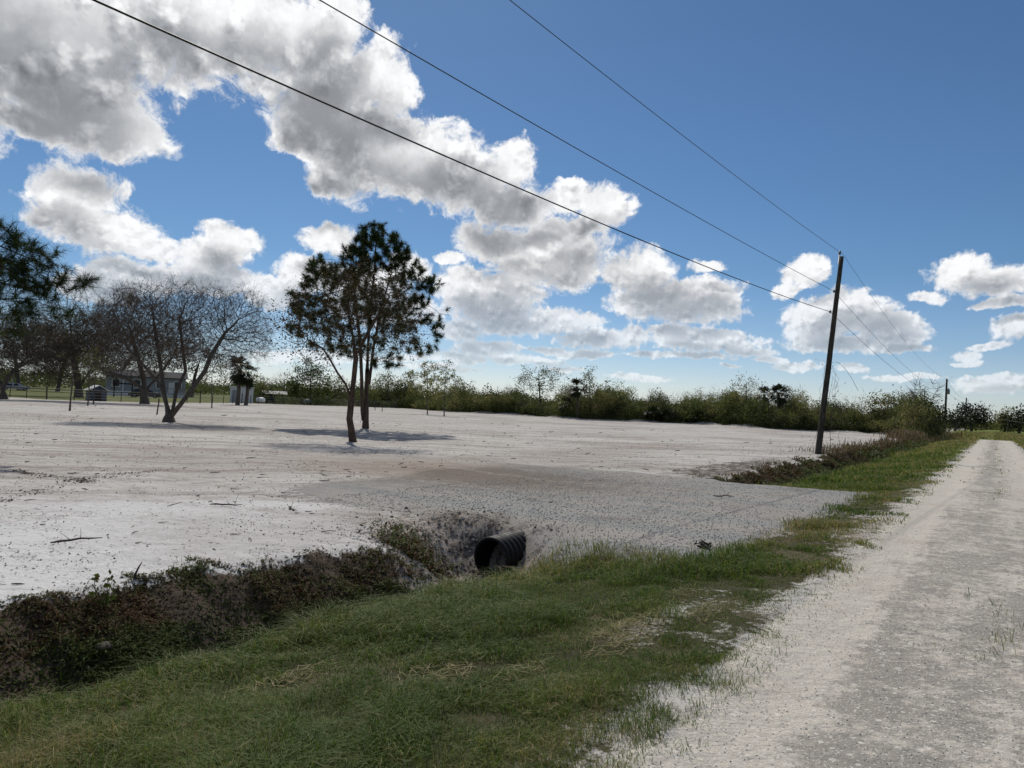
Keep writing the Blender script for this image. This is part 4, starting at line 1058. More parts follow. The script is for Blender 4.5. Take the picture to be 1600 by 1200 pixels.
bare_tree('bare_tree', 'leaning brown tree with a forked trunk at the left edge of the field', (6, 624),
    [([(6, 624), (4, 605), (10, 590), (24, 575), (40, 560)], None), ([(2, 600, .5), (-8, 580, .8), (-12, 550, 1)], 1), ([(22, 577, -.5), (46, 565, -1), (66, 556, -1)], 3)],
    [(20, 540, 46, 40), (60, 545, 44, 34), (-20, 530, 44, 44), (85, 560, 30, 24), (0, 560, 40, 24)],
    4000, .48, .50, 23, .014, .30, .9, 4, 600, .015, brown_bits, mix_m)
bare_tree('bare_tree', 'broad dark tree with a flared trunk beside the blue shed, behind the fence', (123, 621),
    [([(123, 621), (123, 606), (121, 590), (116, 565), (110, 530)], None), ([(127, 600, .5), (138, 585, 1), (150, 560, 1)], 1)],
    [(100, 540, 50, 46), (60, 530, 44, 40), (145, 530, 40, 40), (110, 500, 40, 30), (70, 570, 40, 20), (140, 570, 36, 20)],
    4200, .55, .55, 24, .016, .50, 1.0, 4, 600, .019, brown_bits, mix_m, 1.3)

# ---- near pine, its trunk just outside the frame on the left
def pine_left():
    b = gnd(-75, 712); d = 22.0; b = at(-75, 700, d); b[2] = gz(b[0], b[1]); R = np.random.default_rng(5)
    main = densify([b] + stem_px([(-72, 600), (-68, 500), (-62, 420), (-55, 370)], d), .35)
    blobs = [(15, 392, 36, 20), (-30, 395, 50, 40), (64, 412, 28, 20), (100, 436, 30, 14), (126, 438, 12, 10), (30, 445, 46, 28), (58, 474, 30, 14), (5, 482, 34, 20), (-60, 440, 60, 50), (16, 515, 36, 10), (78, 498, 30, 6), (-110, 430, 50, 60), (-110, 520, 50, 30)]
    attr = px_ellipsoids(blobs, d, 4600, R, 1.1)
    def fol(f, P, par, rad, nch, R, a):
        ti, dr = tips_of(P, par, nch); k = P[ti, 2] > at(60, 500, d)[2]
        needle_tufts(f, P[ti], dr + np.array([0, 0, .25]), R, 64, .27, .0085, .32, .40)
        t3 = ti[k]
        d3 = unit(dr[k] * .6 + R.normal(0, .6, (len(t3), 3)) + np.array([0, 0, .3])); needle_tufts(f, P[t3] + d3 * .22, d3, R, 54, .26, .0085, .28, .36)
        for _ in range(2):
            d4 = unit(dr[k] * .5 + R.normal(0, .8, (len(t3), 3)) + np.array([0, 0, .3])); needle_tufts(f, P[t3] + d4 * .25, d4, R, 54, .27, .010, .28, .36)
        thin = np.nonzero((nch <= 1) & (par >= 0) & (rad < .02))[0]; t2 = thin[R.uniform(0, 1, len(thin)) < .6]
        d2 = unit(P[t2] - P[par[t2]] + R.normal(0, .2, (len(t2), 3))); needle_tufts(f, P[t2] + d2 * .15, d2 + np.array([0, 0, .3]), R, 44, .25, .0085, .25, .42)
    return make_tree('pine_tree', 'near dark pine reaching into the picture from the left edge, long needles in tufts', 'pine tree', 'pines on the cleared land', b, [(main, None)], attr, .24, 2.4, .24, 5, .006, .2, fol, bark_pine, nomin=at(-70, 560, d)[2], fmat=needle_m, bias=(0, 0, .05))
pine_left()

# ---- saplings left standing on the cleared sand
sap_bare = leaf_mat('sapling_leaf', [(0.0, (0.06, 0.055, 0.028)), (0.5, (0.10, 0.10, 0.04)), (1.0, (0.15, 0.16, 0.055))], 0.4)
def sapling(name, label, basepx, toppx, blobs, seed, dens, mat, tr=.05, size=.07, fork=None, group='young trees on the cleared sand'):
    b = gnd(*basepx); d = float(np.hypot(b[0], b[1])); R = np.random.default_rng(seed)
    q = densify([b] + stem_px([((basepx[0] * 2 + toppx[0]) / 3 + R.normal(0, 1), (basepx[1] * 2 + toppx[1]) / 3), toppx], d), .4); q[0] = b
    attr = px_ellipsoids(blobs, d, 120, R, 1.0)
    def fol(f, P, par, rad, nch, R, a):
        ti, dr = tips_of(P, par, nch)
        e, ed = twig_sprays(f, P[ti], dr + np.array([0, 0, .4]), .6, R, 4, .008, .5)
        leaf_cloud(f, e, R, dens, .16, size, R.uniform(.1, .9, len(e)), .5)
    return make_tree(name, label, 'young tree', group, b, [(q, None)], attr, .4, 3.0, .5, seed, .010, tr, fol, bark_grey, nomin=b[2] + .35 * (q[-1][2] - b[2]), fmat=mat, bias=(0, 0, .3), flare=.9)
sapling('sapling', 'thin leaning sapling with a bare lower stem, furthest left on the sand', (109, 641), (114, 590), [(116, 575, 14, 22)], 31, 3, sap_bare)
sapling('sapling', 'slim straight sapling with a pale stem in front of the blue shed', (137, 634), (140, 580), [(139, 578, 13, 22)], 32, 5, sap_bare)
sapling('sapling', 'slim sapling with yellow-green leaves at the right corner of the blue shed', (146, 632), (149, 572), [(150, 570, 16, 20)], 33, 8, sap_bare)
sapling('sapling', 'small upright sapling with pale green leaves between the bare tree and the white shed', (331, 637), (331, 585), [(331, 592, 18, 18)], 34, 7, sap_bare)
sapling('sapling', 'light green young tree, left one of the pair right of the pine', (668, 647), (668, 585), [(665, 600, 30, 26), (670, 585, 20, 18)], 35, 16, olive_m, .06, .11)
sapling('sapling', 'brownish taller young tree, right one of the pair right of the pine', (694, 650), (697, 575), [(696, 605, 26, 26), (698, 582, 14, 18)], 36, 12, olive_m, .06, .10)

# ---- trees of the far side, each measured on the photo
def leafy_tree(name, label, cat, basepx, blobs, seed, mat, leaf=.16, n=9, spread=.35, tr=.14, D=.7, dist=None, group=None, natt=700, tw=.9, tilt=0, tint=(.1, .9), bark=None, twn=3, z0=None):
    if dist is None: b = gnd(*basepx); d = float(np.hypot(b[0], b[1]))
    else: d = dist; b = at(basepx[0], basepx[1], d); b[2] = gz(b[0], b[1])
    R = np.random.default_rng(seed)
    cx_ = np.mean([q[0] for q in blobs]); ty = min(q[1] for q in blobs)
    stem = densify([b] + stem_px([(basepx[0] * .6 + cx_ * .4, basepx[1] * .5 + ty * .5), (cx_, ty)], d), D); stem[0] = b
    attr = px_ellipsoids(blobs, d, natt, R, 1.0)
    def fol(f, P, par, rad, nch, R, a):
        ti, dr = tips_of(P, par, nch)
        e, ed = twig_sprays(f, P[ti], dr + np.array([0, 0, .3]), tw, R, twn, .017, .6)
        src = np.concatenate([e, P[ti]]); 
        cl = fbm(src[:, 0] + src[:, 2], src[:, 1], .8, 2, seed)
        if n: leaf_cloud(f, src, R, n, spread, leaf, np.clip(tint[0] + (tint[1] - tint[0]) * cl + R.normal(0, .1, len(src)), 0, 1), .55)
    return make_tree(name, label, cat, group, b, [(stem, None)], attr, D, 5.0, D * 1.0, seed, .016, tr, fol, bark or bark_grey, nomin=b[2] + .15 * (stem[-1][2] - b[2]), fmat=mat, bias=(0, 0, .15), jit=.25, flare=.5)
def px_range(px):   # distance of the cleared field's edge along a photo column
    return float(np.interp(px, [p[0] for p in EDGE_PX], EDGE_R))
leafy_tree('green_tree', 'bright green dense tree left of the pine, by the fence', 'tree', (485, 632), [(485, 588, 20, 22), (470, 600, 16, 18), (500, 602, 16, 18), (486, 612, 28, 12)], 41, green_m, .17, 14, .4, dist=px_range(485) + 6)
leafy_tree('lone_tree', 'small lone tree with an open dark crown at the edge of the sand', 'tree', (845, 650), [(820, 590, 14, 14), (842, 588, 20, 14), (862, 588, 12, 16), (838, 605, 26, 12), (846, 622, 12, 16)], 42, olive_m, .13, 7, .28, .15, .6, natt=500, tint=(0, .5))
leafy_tree('brush_tree', 'slim feathery tree rising just right of the cabbage palm', 'tree', (922, 653), [(921, 590, 9, 14), (922, 610, 13, 16), (922, 630, 16, 14)], 43, olive_m, .14, 8, .3, dist=px_range(922) + 1.5)
leafy_tree('bare_thicket_tree', 'pale yellowish twiggy tree standing above the brush near the round palm', 'tree', (1166, 662), [(1160, 606, 14, 12), (1172, 610, 14, 14), (1166, 630, 20, 16)], 44, olive_m, .11, 4, .35, dist=px_range(1166) + 4, tint=(.6, 1.0), twn=7)
leafy_tree('oak_tree', 'large round brownish green tree at the right end of the brush', 'tree', (1400, 672), [(1378, 640, 20, 12), (1405, 632, 22, 12), (1428, 640, 16, 12), (1400, 650, 36, 12), (1392, 662, 38, 8)], 45, olive_m, .15, 10, .4, dist=px_range(1400) + 5, natt=1000, tint=(.2, 1.0), twn=6)
leafy_tree('oak_tree', 'dark green bushy tree against the second power pole', 'tree', (1458, 672), [(1456, 642, 13, 9), (1462, 650, 10, 11), (1450, 658, 15, 9), (1462, 664, 10, 6)], 46, dark_m, .16, 12, .4, dist=104, natt=800, tint=(.2, 1))
leafy_tree('bare_thicket_tree', 'tall bare grey twiggy tree behind the dark bushy tree by the second pole', 'tree', (1445, 670), [(1442, 615, 20, 14), (1452, 612, 10, 14), (1440, 640, 20, 20)], 47, twigs_m, .1, 0, .3, dist=112, natt=600, twn=9, tw=1.5)
leafy_tree('live_oak', 'dark rounded oak far down the road, behind the third power pole', 'tree', (1518, 671), [(1518, 652, 16, 12), (1505, 658, 12, 8), (1530, 655, 10, 9)], 48, dark_m, .3, 26, .9, .35, 1.3, dist=255, natt=700, tint=(.1, .8), tw=1.6)
leafy_tree('live_oak', 'low dark tree left of the far rounded oak', 'tree', (1492, 671), [(1492, 659, 11, 6), (1500, 660, 9, 6)], 49, dark_m, .3, 22, .8, .3, 1.2, dist=215, natt=350, tint=(0, .7), tw=1.4)
leafy_tree('live_oak', 'light green far tree on the right of the road gap', 'tree', (1570, 670), [(1566, 660, 9, 7), (1576, 657, 9, 8)], 50, olive_m, .3, 26, .9, .3, 1.2, dist=260, natt=400, tint=(.2, .9), tw=1.5)
leafy_tree('live_oak', 'dark far tree at the right edge of the picture', 'tree', (1592, 671), [(1586, 660, 9, 9), (1600, 656, 10, 9), (1615, 658, 14, 10)], 51, dark_m, .3, 26, .9, .35, 1.2, dist=250, natt=500, tint=(.1, .8), tw=1.5)
leafy_tree('live_oak', 'low pale green bushes at the far end of the road', 'tree', (1540, 671), [(1537, 665, 9, 4), (1550, 667, 5, 3)], 52, olive_m, .3, 22, .9, .2, 1.2, dist=300, natt=60, tint=(.2, .8), tw=1.2)
# group of background trees between the bare tree and the pine
for k, (px, py, w_, h_, m_, lab) in enumerate([
    (392, 628, 26, 40, olive_m, 'yellowish green bush tree right of the white shed'),
    (415, 627, 18, 36, twigs_m, 'grey leafless tree above the dark shed'),
    (443, 628, 22, 40, twigs_m, 'grey leafless tree between the dark shed and the bright green tree'),
    (523, 630, 24, 34, olive_m, 'dull olive tree between the bright green tree and the pine trunk'),
    (606, 634, 28, 44, olive_m, 'brownish olive tree right behind the pine trunk'),
    (633, 636, 18, 44, dark_m, 'dark narrow-topped tree right of the pine'),
    (722, 640, 20, 40, olive_m, 'olive tree right of the pair of young trees'),
    (762, 642, 20, 28, dark_m, 'low dark green tree at the gap in the far brush')]):
    rr_ = random.Random(60 + k)
    leafy_tree('field_edge_tree', lab, 'tree', (px, py), [(px + rr_.uniform(-.2, .2) * w_, py - h_ * f_, w_ * ww, h_ * .24) for f_, ww in ((.35, .9), (.6, .85), (.85, .5))], 60 + k, m_, .17, 0 if m_ is twigs_m else 9, .4,
               dist=px_range(px) + (14 if px < 560 else 7), natt=600, tint=(0, .7), twn=8 if m_ is twigs_m else 3, tw=1.3 if m_ is twigs_m else .9, group='trees along the field edge')
for k, (px, py, blobs, m_, lab) in enumerate([
    (30, 608, [(20, 545, 40, 26), (60, 540, 36, 26), (-20, 540, 40, 30)], brownleaf_m, 'big russet tree far behind the parked car'),
    (90, 606, [(95, 535, 40, 30), (130, 545, 36, 26)], mix_m, 'big grey-brown tree far behind the fence on the left'),
    (180, 604, [(190, 545, 44, 28), (240, 552, 40, 24)], mix_m, 'grey-brown tree behind the pale house'),
    (300, 608, [(310, 565, 34, 24), (345, 575, 30, 20), (280, 570, 30, 20)], mix_m, 'grey-brown tree behind the house, right of the bare tree')]):
    leafy_tree('yard_tree', lab, 'tree', (px, py), blobs, 80 + k, m_, .22, 12, .45, .4, 1.3, dist=190, natt=800, tint=(0, .8), tw=1.8, group='big trees behind the house')

# ---- palms
def fan_frond(acc, c, d, L, R, tint, n=13, w=.035):
    """a cabbage-palm leaf: short stalk, then a fan of drooping blades"""
    d = d / np.linalg.norm(d); s = np.cross(d, (0, 0, 1)); s = s / (np.linalg.norm(s) + 1e-6); u = np.cross(s, d)
    h = c + d * L * .45
    acc.tubes(np.array([c, (c + h) / 2 + u * .05, h]), [.02, .016, .012], 4, tint)
    for k in range(n):
        a = (k / (n - 1) - .5) * 2.5; b = unit(d * cos(a) + s * sin(a) + u * R.normal(0, .12))
        l = L * .62 * (1 - .25 * abs(a)) * R.uniform(.85, 1.1)
        m_ = h + b * l * .55; t_ = h + b * l + np.array([0, 0, -1]) * l * R.uniform(.15, .45); sd = unit(np.cross(b, u)) * w * L
        acc.add(np.stack([h, m_ - sd, t_, m_ + sd]), [[0, 1, 2, 3]], np.clip(tint + R.normal(0, .08), 0, 1))
def palm(name, label, basepx, crownpx, L, nf, seed, dist, dead=0, tr=.17, tint=.35, low=-.5, group=None):
    R = np.random.default_rng(seed); b = at(basepx[0], basepx[1], dist); b[2] = gz(b[0], b[1]); c = at(crownpx[0], crownpx[1], dist)
    root = empty(name, b, label, 'palm', group)
    a = Acc(); P = np.array([b + (c - b) * f + np.array([sin(f * 3) * .08, 0, 0]) for f in np.linspace(-.03, 1, 9)])
    a.tubes(P, tr * np.array([1.3, 1.1, 1, .95, .95, .95, 1, 1.1, 1.0]), 9, .5, cap=True)
    a.build('trunk', bark_palm, root, True, loc=b)
    f = Acc()
    for k in range(nf):
        az = R.uniform(0, 2 * pi); e = R.uniform(low, 1.25)
        fan_frond(f, c, np.array([cos(az) * cos(e), sin(az) * cos(e), sin(e)]), L * R.uniform(.8, 1.1), R, np.clip(R.normal(tint, .12), 0, .8))
    for k in range(dead):
        az = R.uniform(0, 2 * pi); e = R.uniform(-1.4, -.7)
        fan_frond(f, c - np.array([0, 0, .15]), np.array([cos(az) * cos(e), sin(az) * cos(e), sin(e)]), L * R.uniform(.7, 1.0), R, R.uniform(.05, .5))
    f.build('crown', palm_m, root, False, loc=b)
    return root
palm('cabbage_palm', 'cabbage palm with a shaggy dark crown standing right in front of the white shed', (371, 632), (374, 576), 2.3, 30, 91, 106, 16, .26, .15)
palm('cabbage_palm', 'short cabbage palm trunk with drooping dead fronds beside the taller one at the white shed', (384, 632), (388, 585), 2.0, 16, 92, 107, 14, .24, .15)
palm('cabbage_palm', 'cabbage palm with dark fronds at the edge of the sand, right of the lone tree', (902, 655), (902, 606), 1.9, 30, 93, px_range(902), 8, .18, .25, -.7)
palm('cabbage_palm', 'short leafy palm at the foot of the cabbage palm, left side', (886, 655), (885, 632), 1.6, 20, 94, px_range(888) + .5, 5, .15, .3, -.5)
palm('cabbage_palm', 'round-crowned dark palm standing up out of the brush left of the power pole', (1216, 660), (1216, 616), 1.9, 44, 95, px_range(1216) + 6, 4, .2, .2, -.9)
palm('cabbage_palm', 'smaller dark palm next to the round-crowned palm in the brush', (1194, 660), (1194, 617), 1.7, 26, 96, px_range(1194) + 9, 3, .2, .25, -.7)
for k, (px, py, L, lab) in enumerate([(1020, 648, 1.7, 'spiky dark palmetto clump at the foot of the brush, left of two'), (1040, 651, 1.5, 'spiky dark palmetto clump at the foot of the brush beside a taller one'), (1092, 655, 1.7, 'dark palmetto clump on the pushed-up sand ridge')]):
    palm('palmetto', lab, (px, py + 9), (px, py), L, 34, 97 + k, px_range(px) - .3, 0, .1, .22, -.2, 'palmettos along the brush line')

# ---- the brush behind the field: reads as one mass
def build_thicket():
    a = Acc(); R = np.random.default_rng(77)
    def mass(px0, px1, n, d0, d1, prof, tint0, tint1, size):
        px = R.uniform(px0, px1, n); dd_ = np.interp(px, [p[0] for p in EDGE_PX], EDGE_R) + d0 + (d1 - d0) * R.uniform(0, 1, n) ** 1.4
        dirs = np.array([(lambda v: (v.x, v.y))(ray(p, 640)) for p in px]); dirs /= np.linalg.norm(dirs, axis=1, keepdims=True)
        x, y = dirs[:, 0] * dd_, dirs[:, 1] * dd_
        h = prof(px, x, y) * (.55 + .95 * sst(fbm(x, y, .16, 4, 111), .3, .72)) * (.6 + .8 * fbm(x, y, .7, 2, 112))
        return px, x, y, h
    topline = lambda px, x, y: np.interp(px, [300, 420, 480, 560, 640, 700, 740, 760, 800, 880, 960, 1050, 1160, 1250, 1330, 1400, 1440, 1475], [3.4, 3.6, 3.4, 3.6, 4.4, 4.4, 3.6, 3.0, 3.8, 4.2, 4.7, 4.5, 5.0, 5.0, 5.4, 5.0, 4.6, 3.4])
    # stems
    px, x, y, h = mass(560, 1478, 2600, .3, 16, topline, 0, 1, 0); h = h * .62
    z = height(x, y, False); n = len(x)
    P0 = np.stack([x, y, z - .1], -1); lean = R.normal(0, .14, (n, 2)) * h[:, None]
    f = np.linspace(0, 1, 4)
    P = P0[:, None] + np.stack([lean[:, :1] * f[None] ** 1.5, lean[:, 1:] * f[None] ** 1.5, h[:, None] * f[None]], -1)
    a.tubes(P, (.028 * R.uniform(.5, 1.5, n))[:, None] * (1 - .75 * f)[None], 3, R.uniform(.0, .25, n))
    tips, td = P[:, 2:].reshape(-1, 3), unit(np.repeat(P[:, 3] - P[:, 2], 2, 0))
    sel = R.uniform(0, 1, len(tips)) < .55
    e, ed = twig_sprays(a, tips[sel], td[sel] + np.array([0, 0, .3]), 1.0, R, 3, .011, .6)
    # bushes: each an uneven dome of leaf clumps with its own green
    nb = 560; px = R.uniform(560, 1462, nb); back = R.uniform(0, 1, nb) ** 1.3; dd_ = np.interp(px, [p[0] for p in EDGE_PX], EDGE_R) + .6 + 17 * back
    top = topline(px, 0, 0); hh = top * (.50 + .68 * sst(fbm(px * .045, px * 0, 1.0, 3, 151), .3, .72)) * R.uniform(.7, 1.25, nb) * (.6 + .4 * back ** .5); rw = R.uniform(.9, 2.3, nb)
    for k in range(nb):
        v = ray(px[k], 640); l = math.hypot(v.x, v.y); cx_, cy_ = v.x / l * dd_[k], v.y / l * dd_[k]
        m = int(24 + 34 * rw[k]); u = unit(R.normal(size=(m, 3))); rr_ = R.uniform(.35, 1.0, (m, 1)) ** .5
        lump = 1 + .35 * np.sin(u[:, :1] * 5 + k) * np.sin(u[:, 2:] * 4 + 2 * k)
        C = np.array([cx_, cy_, gz(cx_, cy_) + hh[k] * .55]) + u * rr_ * lump * np.array([rw[k], rw[k], hh[k] * .5])
        base = R.choice([.06, .28, .42, .52, .64, .78, .92], p=[.12, .13, .17, .20, .18, .13, .07])
        leaf_cloud(a, C, R, int(R.choice([9, 15, 20])), (.27, .27, .24), R.choice([.075, .1, .13]), np.clip(base + R.normal(0, .07, m), 0, 1), .5)
    # low skirt
    px, x, y, h = mass(430, 1478, 4200, -.8, 3, lambda p, x, y: 1.3 + 0 * p, 0, 1, 0)
    z = height(x, y, False); C = np.stack([x, y, z + h * R.uniform(0, .9, len(x))], -1)
    leaf_cloud(a, C, R, 8, (.35, .35, .2), .12, np.clip(.05 + .6 * fbm(x, y, .3, 2, 131), 0, 1), .45)
    # the low growth under the far trees on the left
    px, x, y, h = mass(392, 640, 2600, 8, 26, lambda p, x, y: 3.0 + 0 * p, 0, 1, 0)
    z = height(x, y, False); C = np.stack([x, y, z + h * R.uniform(0, 1, len(x))], -1)
    leaf_cloud(a, C, R, 9, (.6, .6, .4), .17, np.clip(.0 + .55 * fbm(x, y, .2, 2, 133), 0, 1), .5)
    o = a.build('thicket', thicket_m); tag(o, 'tangled olive and brown brush closing off the far side of the cleared field', 'brush', kind='stuff')
    # far woods round the horizon
    a = Acc(); n = 5200
    ang = np.concatenate([R.uniform(-.72, .35, n), R.uniform(.50, .78, n // 4), R.uniform(.78, 2 * pi - .72, n // 2)]); d = R.uniform(300, 420, len(ang)); x, y = d * np.sin(ang), d * np.cos(ang)
    h = (3.0 + 6.0 * fbm(ang * 40, ang * 0, 1.0, 3, 141)) * R.uniform(.2, 1, len(ang))
    h = np.where((ang > .50) & (ang < .6), h * .45, h)
    leaf_cloud(a, np.stack([x, y, height(x, y, False) + h * .8], -1), R, 14, (1.9, 1.9, .9), .45, np.clip(.05 + .5 * fbm(x, y, .03, 2, 143), 0, 1), .6)
    o = a.build('far_woods', thicket_m); tag(o, 'low dark line of far woods along the horizon', 'woods', kind='stuff')
thicket_m = leaf_mat('thicket_leaf', [(0.0, (0.070, 0.062, 0.048)), (0.2, (0.048, 0.060, 0.026)), (0.45, (0.085, 0.115, 0.036)), (0.7, (0.155, 0.172, 0.060)), (0.88, (0.22, 0.185, 0.092)), (1.0, (0.27, 0.225, 0.14))], 0.5)
build_thicket()

# ------------------------------------------------------------------ power poles and lines
pole_m = bark_mat('weathered_pole', (0.022, 0.020, 0.018), (0.085, 0.078, 0.068), 10.0)
steel_m = paint_mat('galvanised_steel', (0.22, 0.225, 0.23), .5, .2, 8, .6)
can_m = paint_mat('transformer_grey', (0.20, 0.21, 0.215), .5, .12, 6)
cable_m = paint_mat('cable_black', (0.018, 0.018, 0.02), .6, .2, 2)
wire_m = paint_mat('wire_dark', (0.05, 0.055, 0.065), .5, .2, 2)
porc_m = paint_mat('insulator_brown', (0.06, 0.045, 0.04), .35, .1, 6)

def bez(a, b, sag, n=60):
    k = np.linspace(0, 1, n)[:, None]; p = a + (b - a) * k; p[:, 2] -= (4 * sag * k * (1 - k))[:, 0]; return p
def power_pole(base, top, r0, r1, label, attach=(), transformer=None, low=False):
    root = empty('power_pole', base, label, 'power pole', 'power poles along the road')
    a = Acc(); n = 12; R = np.random.default_rng(int(abs(base[0]) * 7) + 1)
    f = np.linspace(-.03, 1, n); P = base + (top - base) * f[:, None]; P[1:-1, :2] += R.normal(0, .004, (n - 2, 2))
    a.tubes(P, r0 + (r1 - r0) * f, 14 if not low else 8, .5, cap=True)
    a.build('pole_shaft', pole_m, root, True, loc=base)
    if attach:
        ax = unit(top - base)
        b = Acc(); side = unit(np.cross(ax, (UX, UY, 0)))
        b.tubes(np.array([top - ax * .35 + side * r1, top + ax * .12 + side * r1]), [.035, .03], 8, cap=True); b.build('pole_top_pin', steel_m, root, True, loc=base)
        i = Acc(); t0 = top + ax * .10 + side * r1
        i.tubes(np.array([t0, t0 + ax * .05, t0 + ax * .06, t0 + ax * .12, t0 + ax * .13, t0 + ax * .2]), [.04, .05, .065, .06, .045, .03], 10, cap=True); i.build('insulator', porc_m, root, True, loc=base)
        for p in attach:
            c = Acc(); q = base + ax * ((p - base) @ ax)
            c.tubes(np.array([q, p]), [.02, .02], 6, cap=True); c.tubes(np.array([p - ax * .09, p - ax * .03, p + ax * .03, p + ax * .09]), [.022, .045, .045, .022], 8, cap=True)
            c.build('bracket', steel_m, root, True, loc=base)
    if transformer is not None:
        c = Acc(); q = transformer; f = [0, .04, .05, .8, .82, .9]; r = [.20, .22, .25, .25, .22, .08]
        c.tubes(np.array([q + np.array([0, 0, h]) for h in f]), r, 14, cap=True); tr = c.build('transformer', can_m, root, True, loc=base)
        for k in (-1, 1):
            e = Acc(); o = q + np.array([UX * .1 * k, UY * .1 * k, .86]); e.tubes(np.array([o, o + (0, 0, .1), o + (0, 0, .2), o + (0, 0, .28)]), [.03, .05, .04, .02], 8, cap=True); eb = e.build('bushing', porc_m, tr, True, loc=base)
        e = Acc(); e.box((q + base + (top - base) * ((q[2] + .4 - base[2]) / (top[2] - base[2]))) / 2 * np.array([1, 1, 0]) + np.array([0, 0, q[2] + .4]), (.5, .08, .25), 0); e.build('mount', steel_m, root, loc=base)
    return root
D1 = 40.5
b1 = gnd(1278, 708, -.15); b1[2] = gz(b1[0], b1[1]); top1 = at(1315, 401, D1)
w1a, w2a, w3a = at(1317, 397, D1), at(1303, 455, D1), at(1297, 487, D1)
power_pole(b1, top1, .155, .105, 'leaning weathered wooden power pole at the near end of the ditch beyond the driveway', (w2a, w3a))
S2 = 145.0
x2, y2 = xy(S2, 7.6); b2 = np.array([x2, y2, gz(x2, y2)]); top2 = at(1479.5, 592, math.hypot(x2, y2)); b2[:2] = at(1476, 665, math.hypot(x2, y2))[:2]
power_pole(b2, top2, .2, .14, 'dark upright power pole carrying a transformer, second down the road', (), at(1481.5, 616, math.hypot(x2, y2)))
p3 = at(1508, 668, 240.); p3[2] = gz(*p3[:2]); top3 = at(1510, 621.5, 240.)
power_pole(p3, top3, .2, .15, 'thin distant power pole in front of the far rounded oak', (), None, True)
p4 = at(1522, 668, 345.); p4[2] = gz(*p4[:2]); top4 = at(1524, 635.5, 345.)
power_pole(p4, top4, .22, .16, 'smallest power pole, only its tip showing above the far rounded oak', (), None, True)
p5 = at(1575, 669, 240.); p5[2] = gz(*p5[:2]); top5 = at(1576, 650, 240.)
power_pole(p5, top5, .16, .12, 'far power pole on the right side of the road', (), None, True)
# the pole behind the viewer that the near spans run to
p0x, p0y = xy(-38.6, 10.36); z0 = (10.723, 7.80, 7.168); sags = (.907, .565, 1.126)
b0 = np.array([p0x, p0y, gz(p0x, p0y)]); power_pole(b0, np.array([p0x, p0y, 10.6]), .155, .105, 'power pole behind the viewer that the near wires run to', (), None)
dn = unit(top2 - b2)
ends2 = [top2 + np.array([0, 0, .1]), top2 - dn * 2.0, top2 - dn * 3.0]
for k, (pa, nm, lab, r, m_) in enumerate([(w1a, 'power_line', 'thin top wire running over the top of the leaning pole', .009, wire_m), (w2a, 'power_line', 'middle wire fixed partway down the leaning pole', .010, wire_m), (w3a, 'power_line', 'thick black lowest cable fixed to the leaning pole', .0140, cable_m)]):
    a = Acc(); p0 = np.array([p0x, p0y, z0[k]])
    near = bez(p0, pa, sags[k], 90); far = bez(pa, ends2[k], (1.3, 1.2, 1.1)[k], 70)
    rr_ = [r * 1.0] * 90 + [r * (1.0 if k < 2 else .8)] * 69
    a.tubes(np.concatenate([near, far[1:]]), np.array(rr_), 6, .5)
    o = a.build(nm, m_, None, True); tag(o, lab, 'power line', 'wires strung from pole to pole')
for k, (a_, b_, lab, r) in enumerate([(top2 - dn * 2.2, at(1700, 655, 95.), 'wire crossing the road from the pole with the transformer to the right edge', .014), (top2, top3, 'wire between the transformer pole and the thin distant pole', .014), (top3, top4, 'wire between the two most distant poles', .016)]):
    a = Acc(); a.tubes(bez(a_, b_, (2.2, 1.2, 1.2)[k], 40), np.full(40, r), 5, .5); o = a.build('power_line', wire_m, None, True); tag(o, lab, 'power line', 'wires strung from pole to pole')

def vine():
    """thin dry vine hanging from the leaning pole"""
    R = np.random.default_rng(4); root = empty('vine', b1, 'thin dry vine hanging down beside the leaning power pole', 'vine')
    a = Acc(); f_ = Acc(); D = D1 - .05
    for k in range(7):
        x0 = 1300 + R.uniform(-3, 10); pts = []
        y = R.uniform(555, 640); yend = R.uniform(680, 706)
        while y < yend:
            pts.append(at(x0, y, D - R.uniform(0, .12))); x0 += R.normal(0, 2.6) - .15; y += R.uniform(5, 11)
        if len(pts) < 3: continue
        P = np.array(pts); a.tubes(P, np.full(len(P), .006), 4, .3)
        s = P[R.uniform(0, 1, len(P)) < .6]; e, ed = twig_sprays(a, s, R.normal(size=(len(s), 3)) + (0, 0, -.5), .45, R, 2, .0035, .6)
        leaf_cloud(f_, e, R, 1, .06, .035, .4, .5)
    pts = np.array([at(1305 + k * 6, 565 + (k ** 1.7) * 2.2, D) for k in range(7)]); a.tubes(pts, np.full(7, .008), 4, .3)
    a.build('stem', twigs_m, root, loc=b1); f_.build('leaves', brownleaf_m, root, loc=b1)
vine()

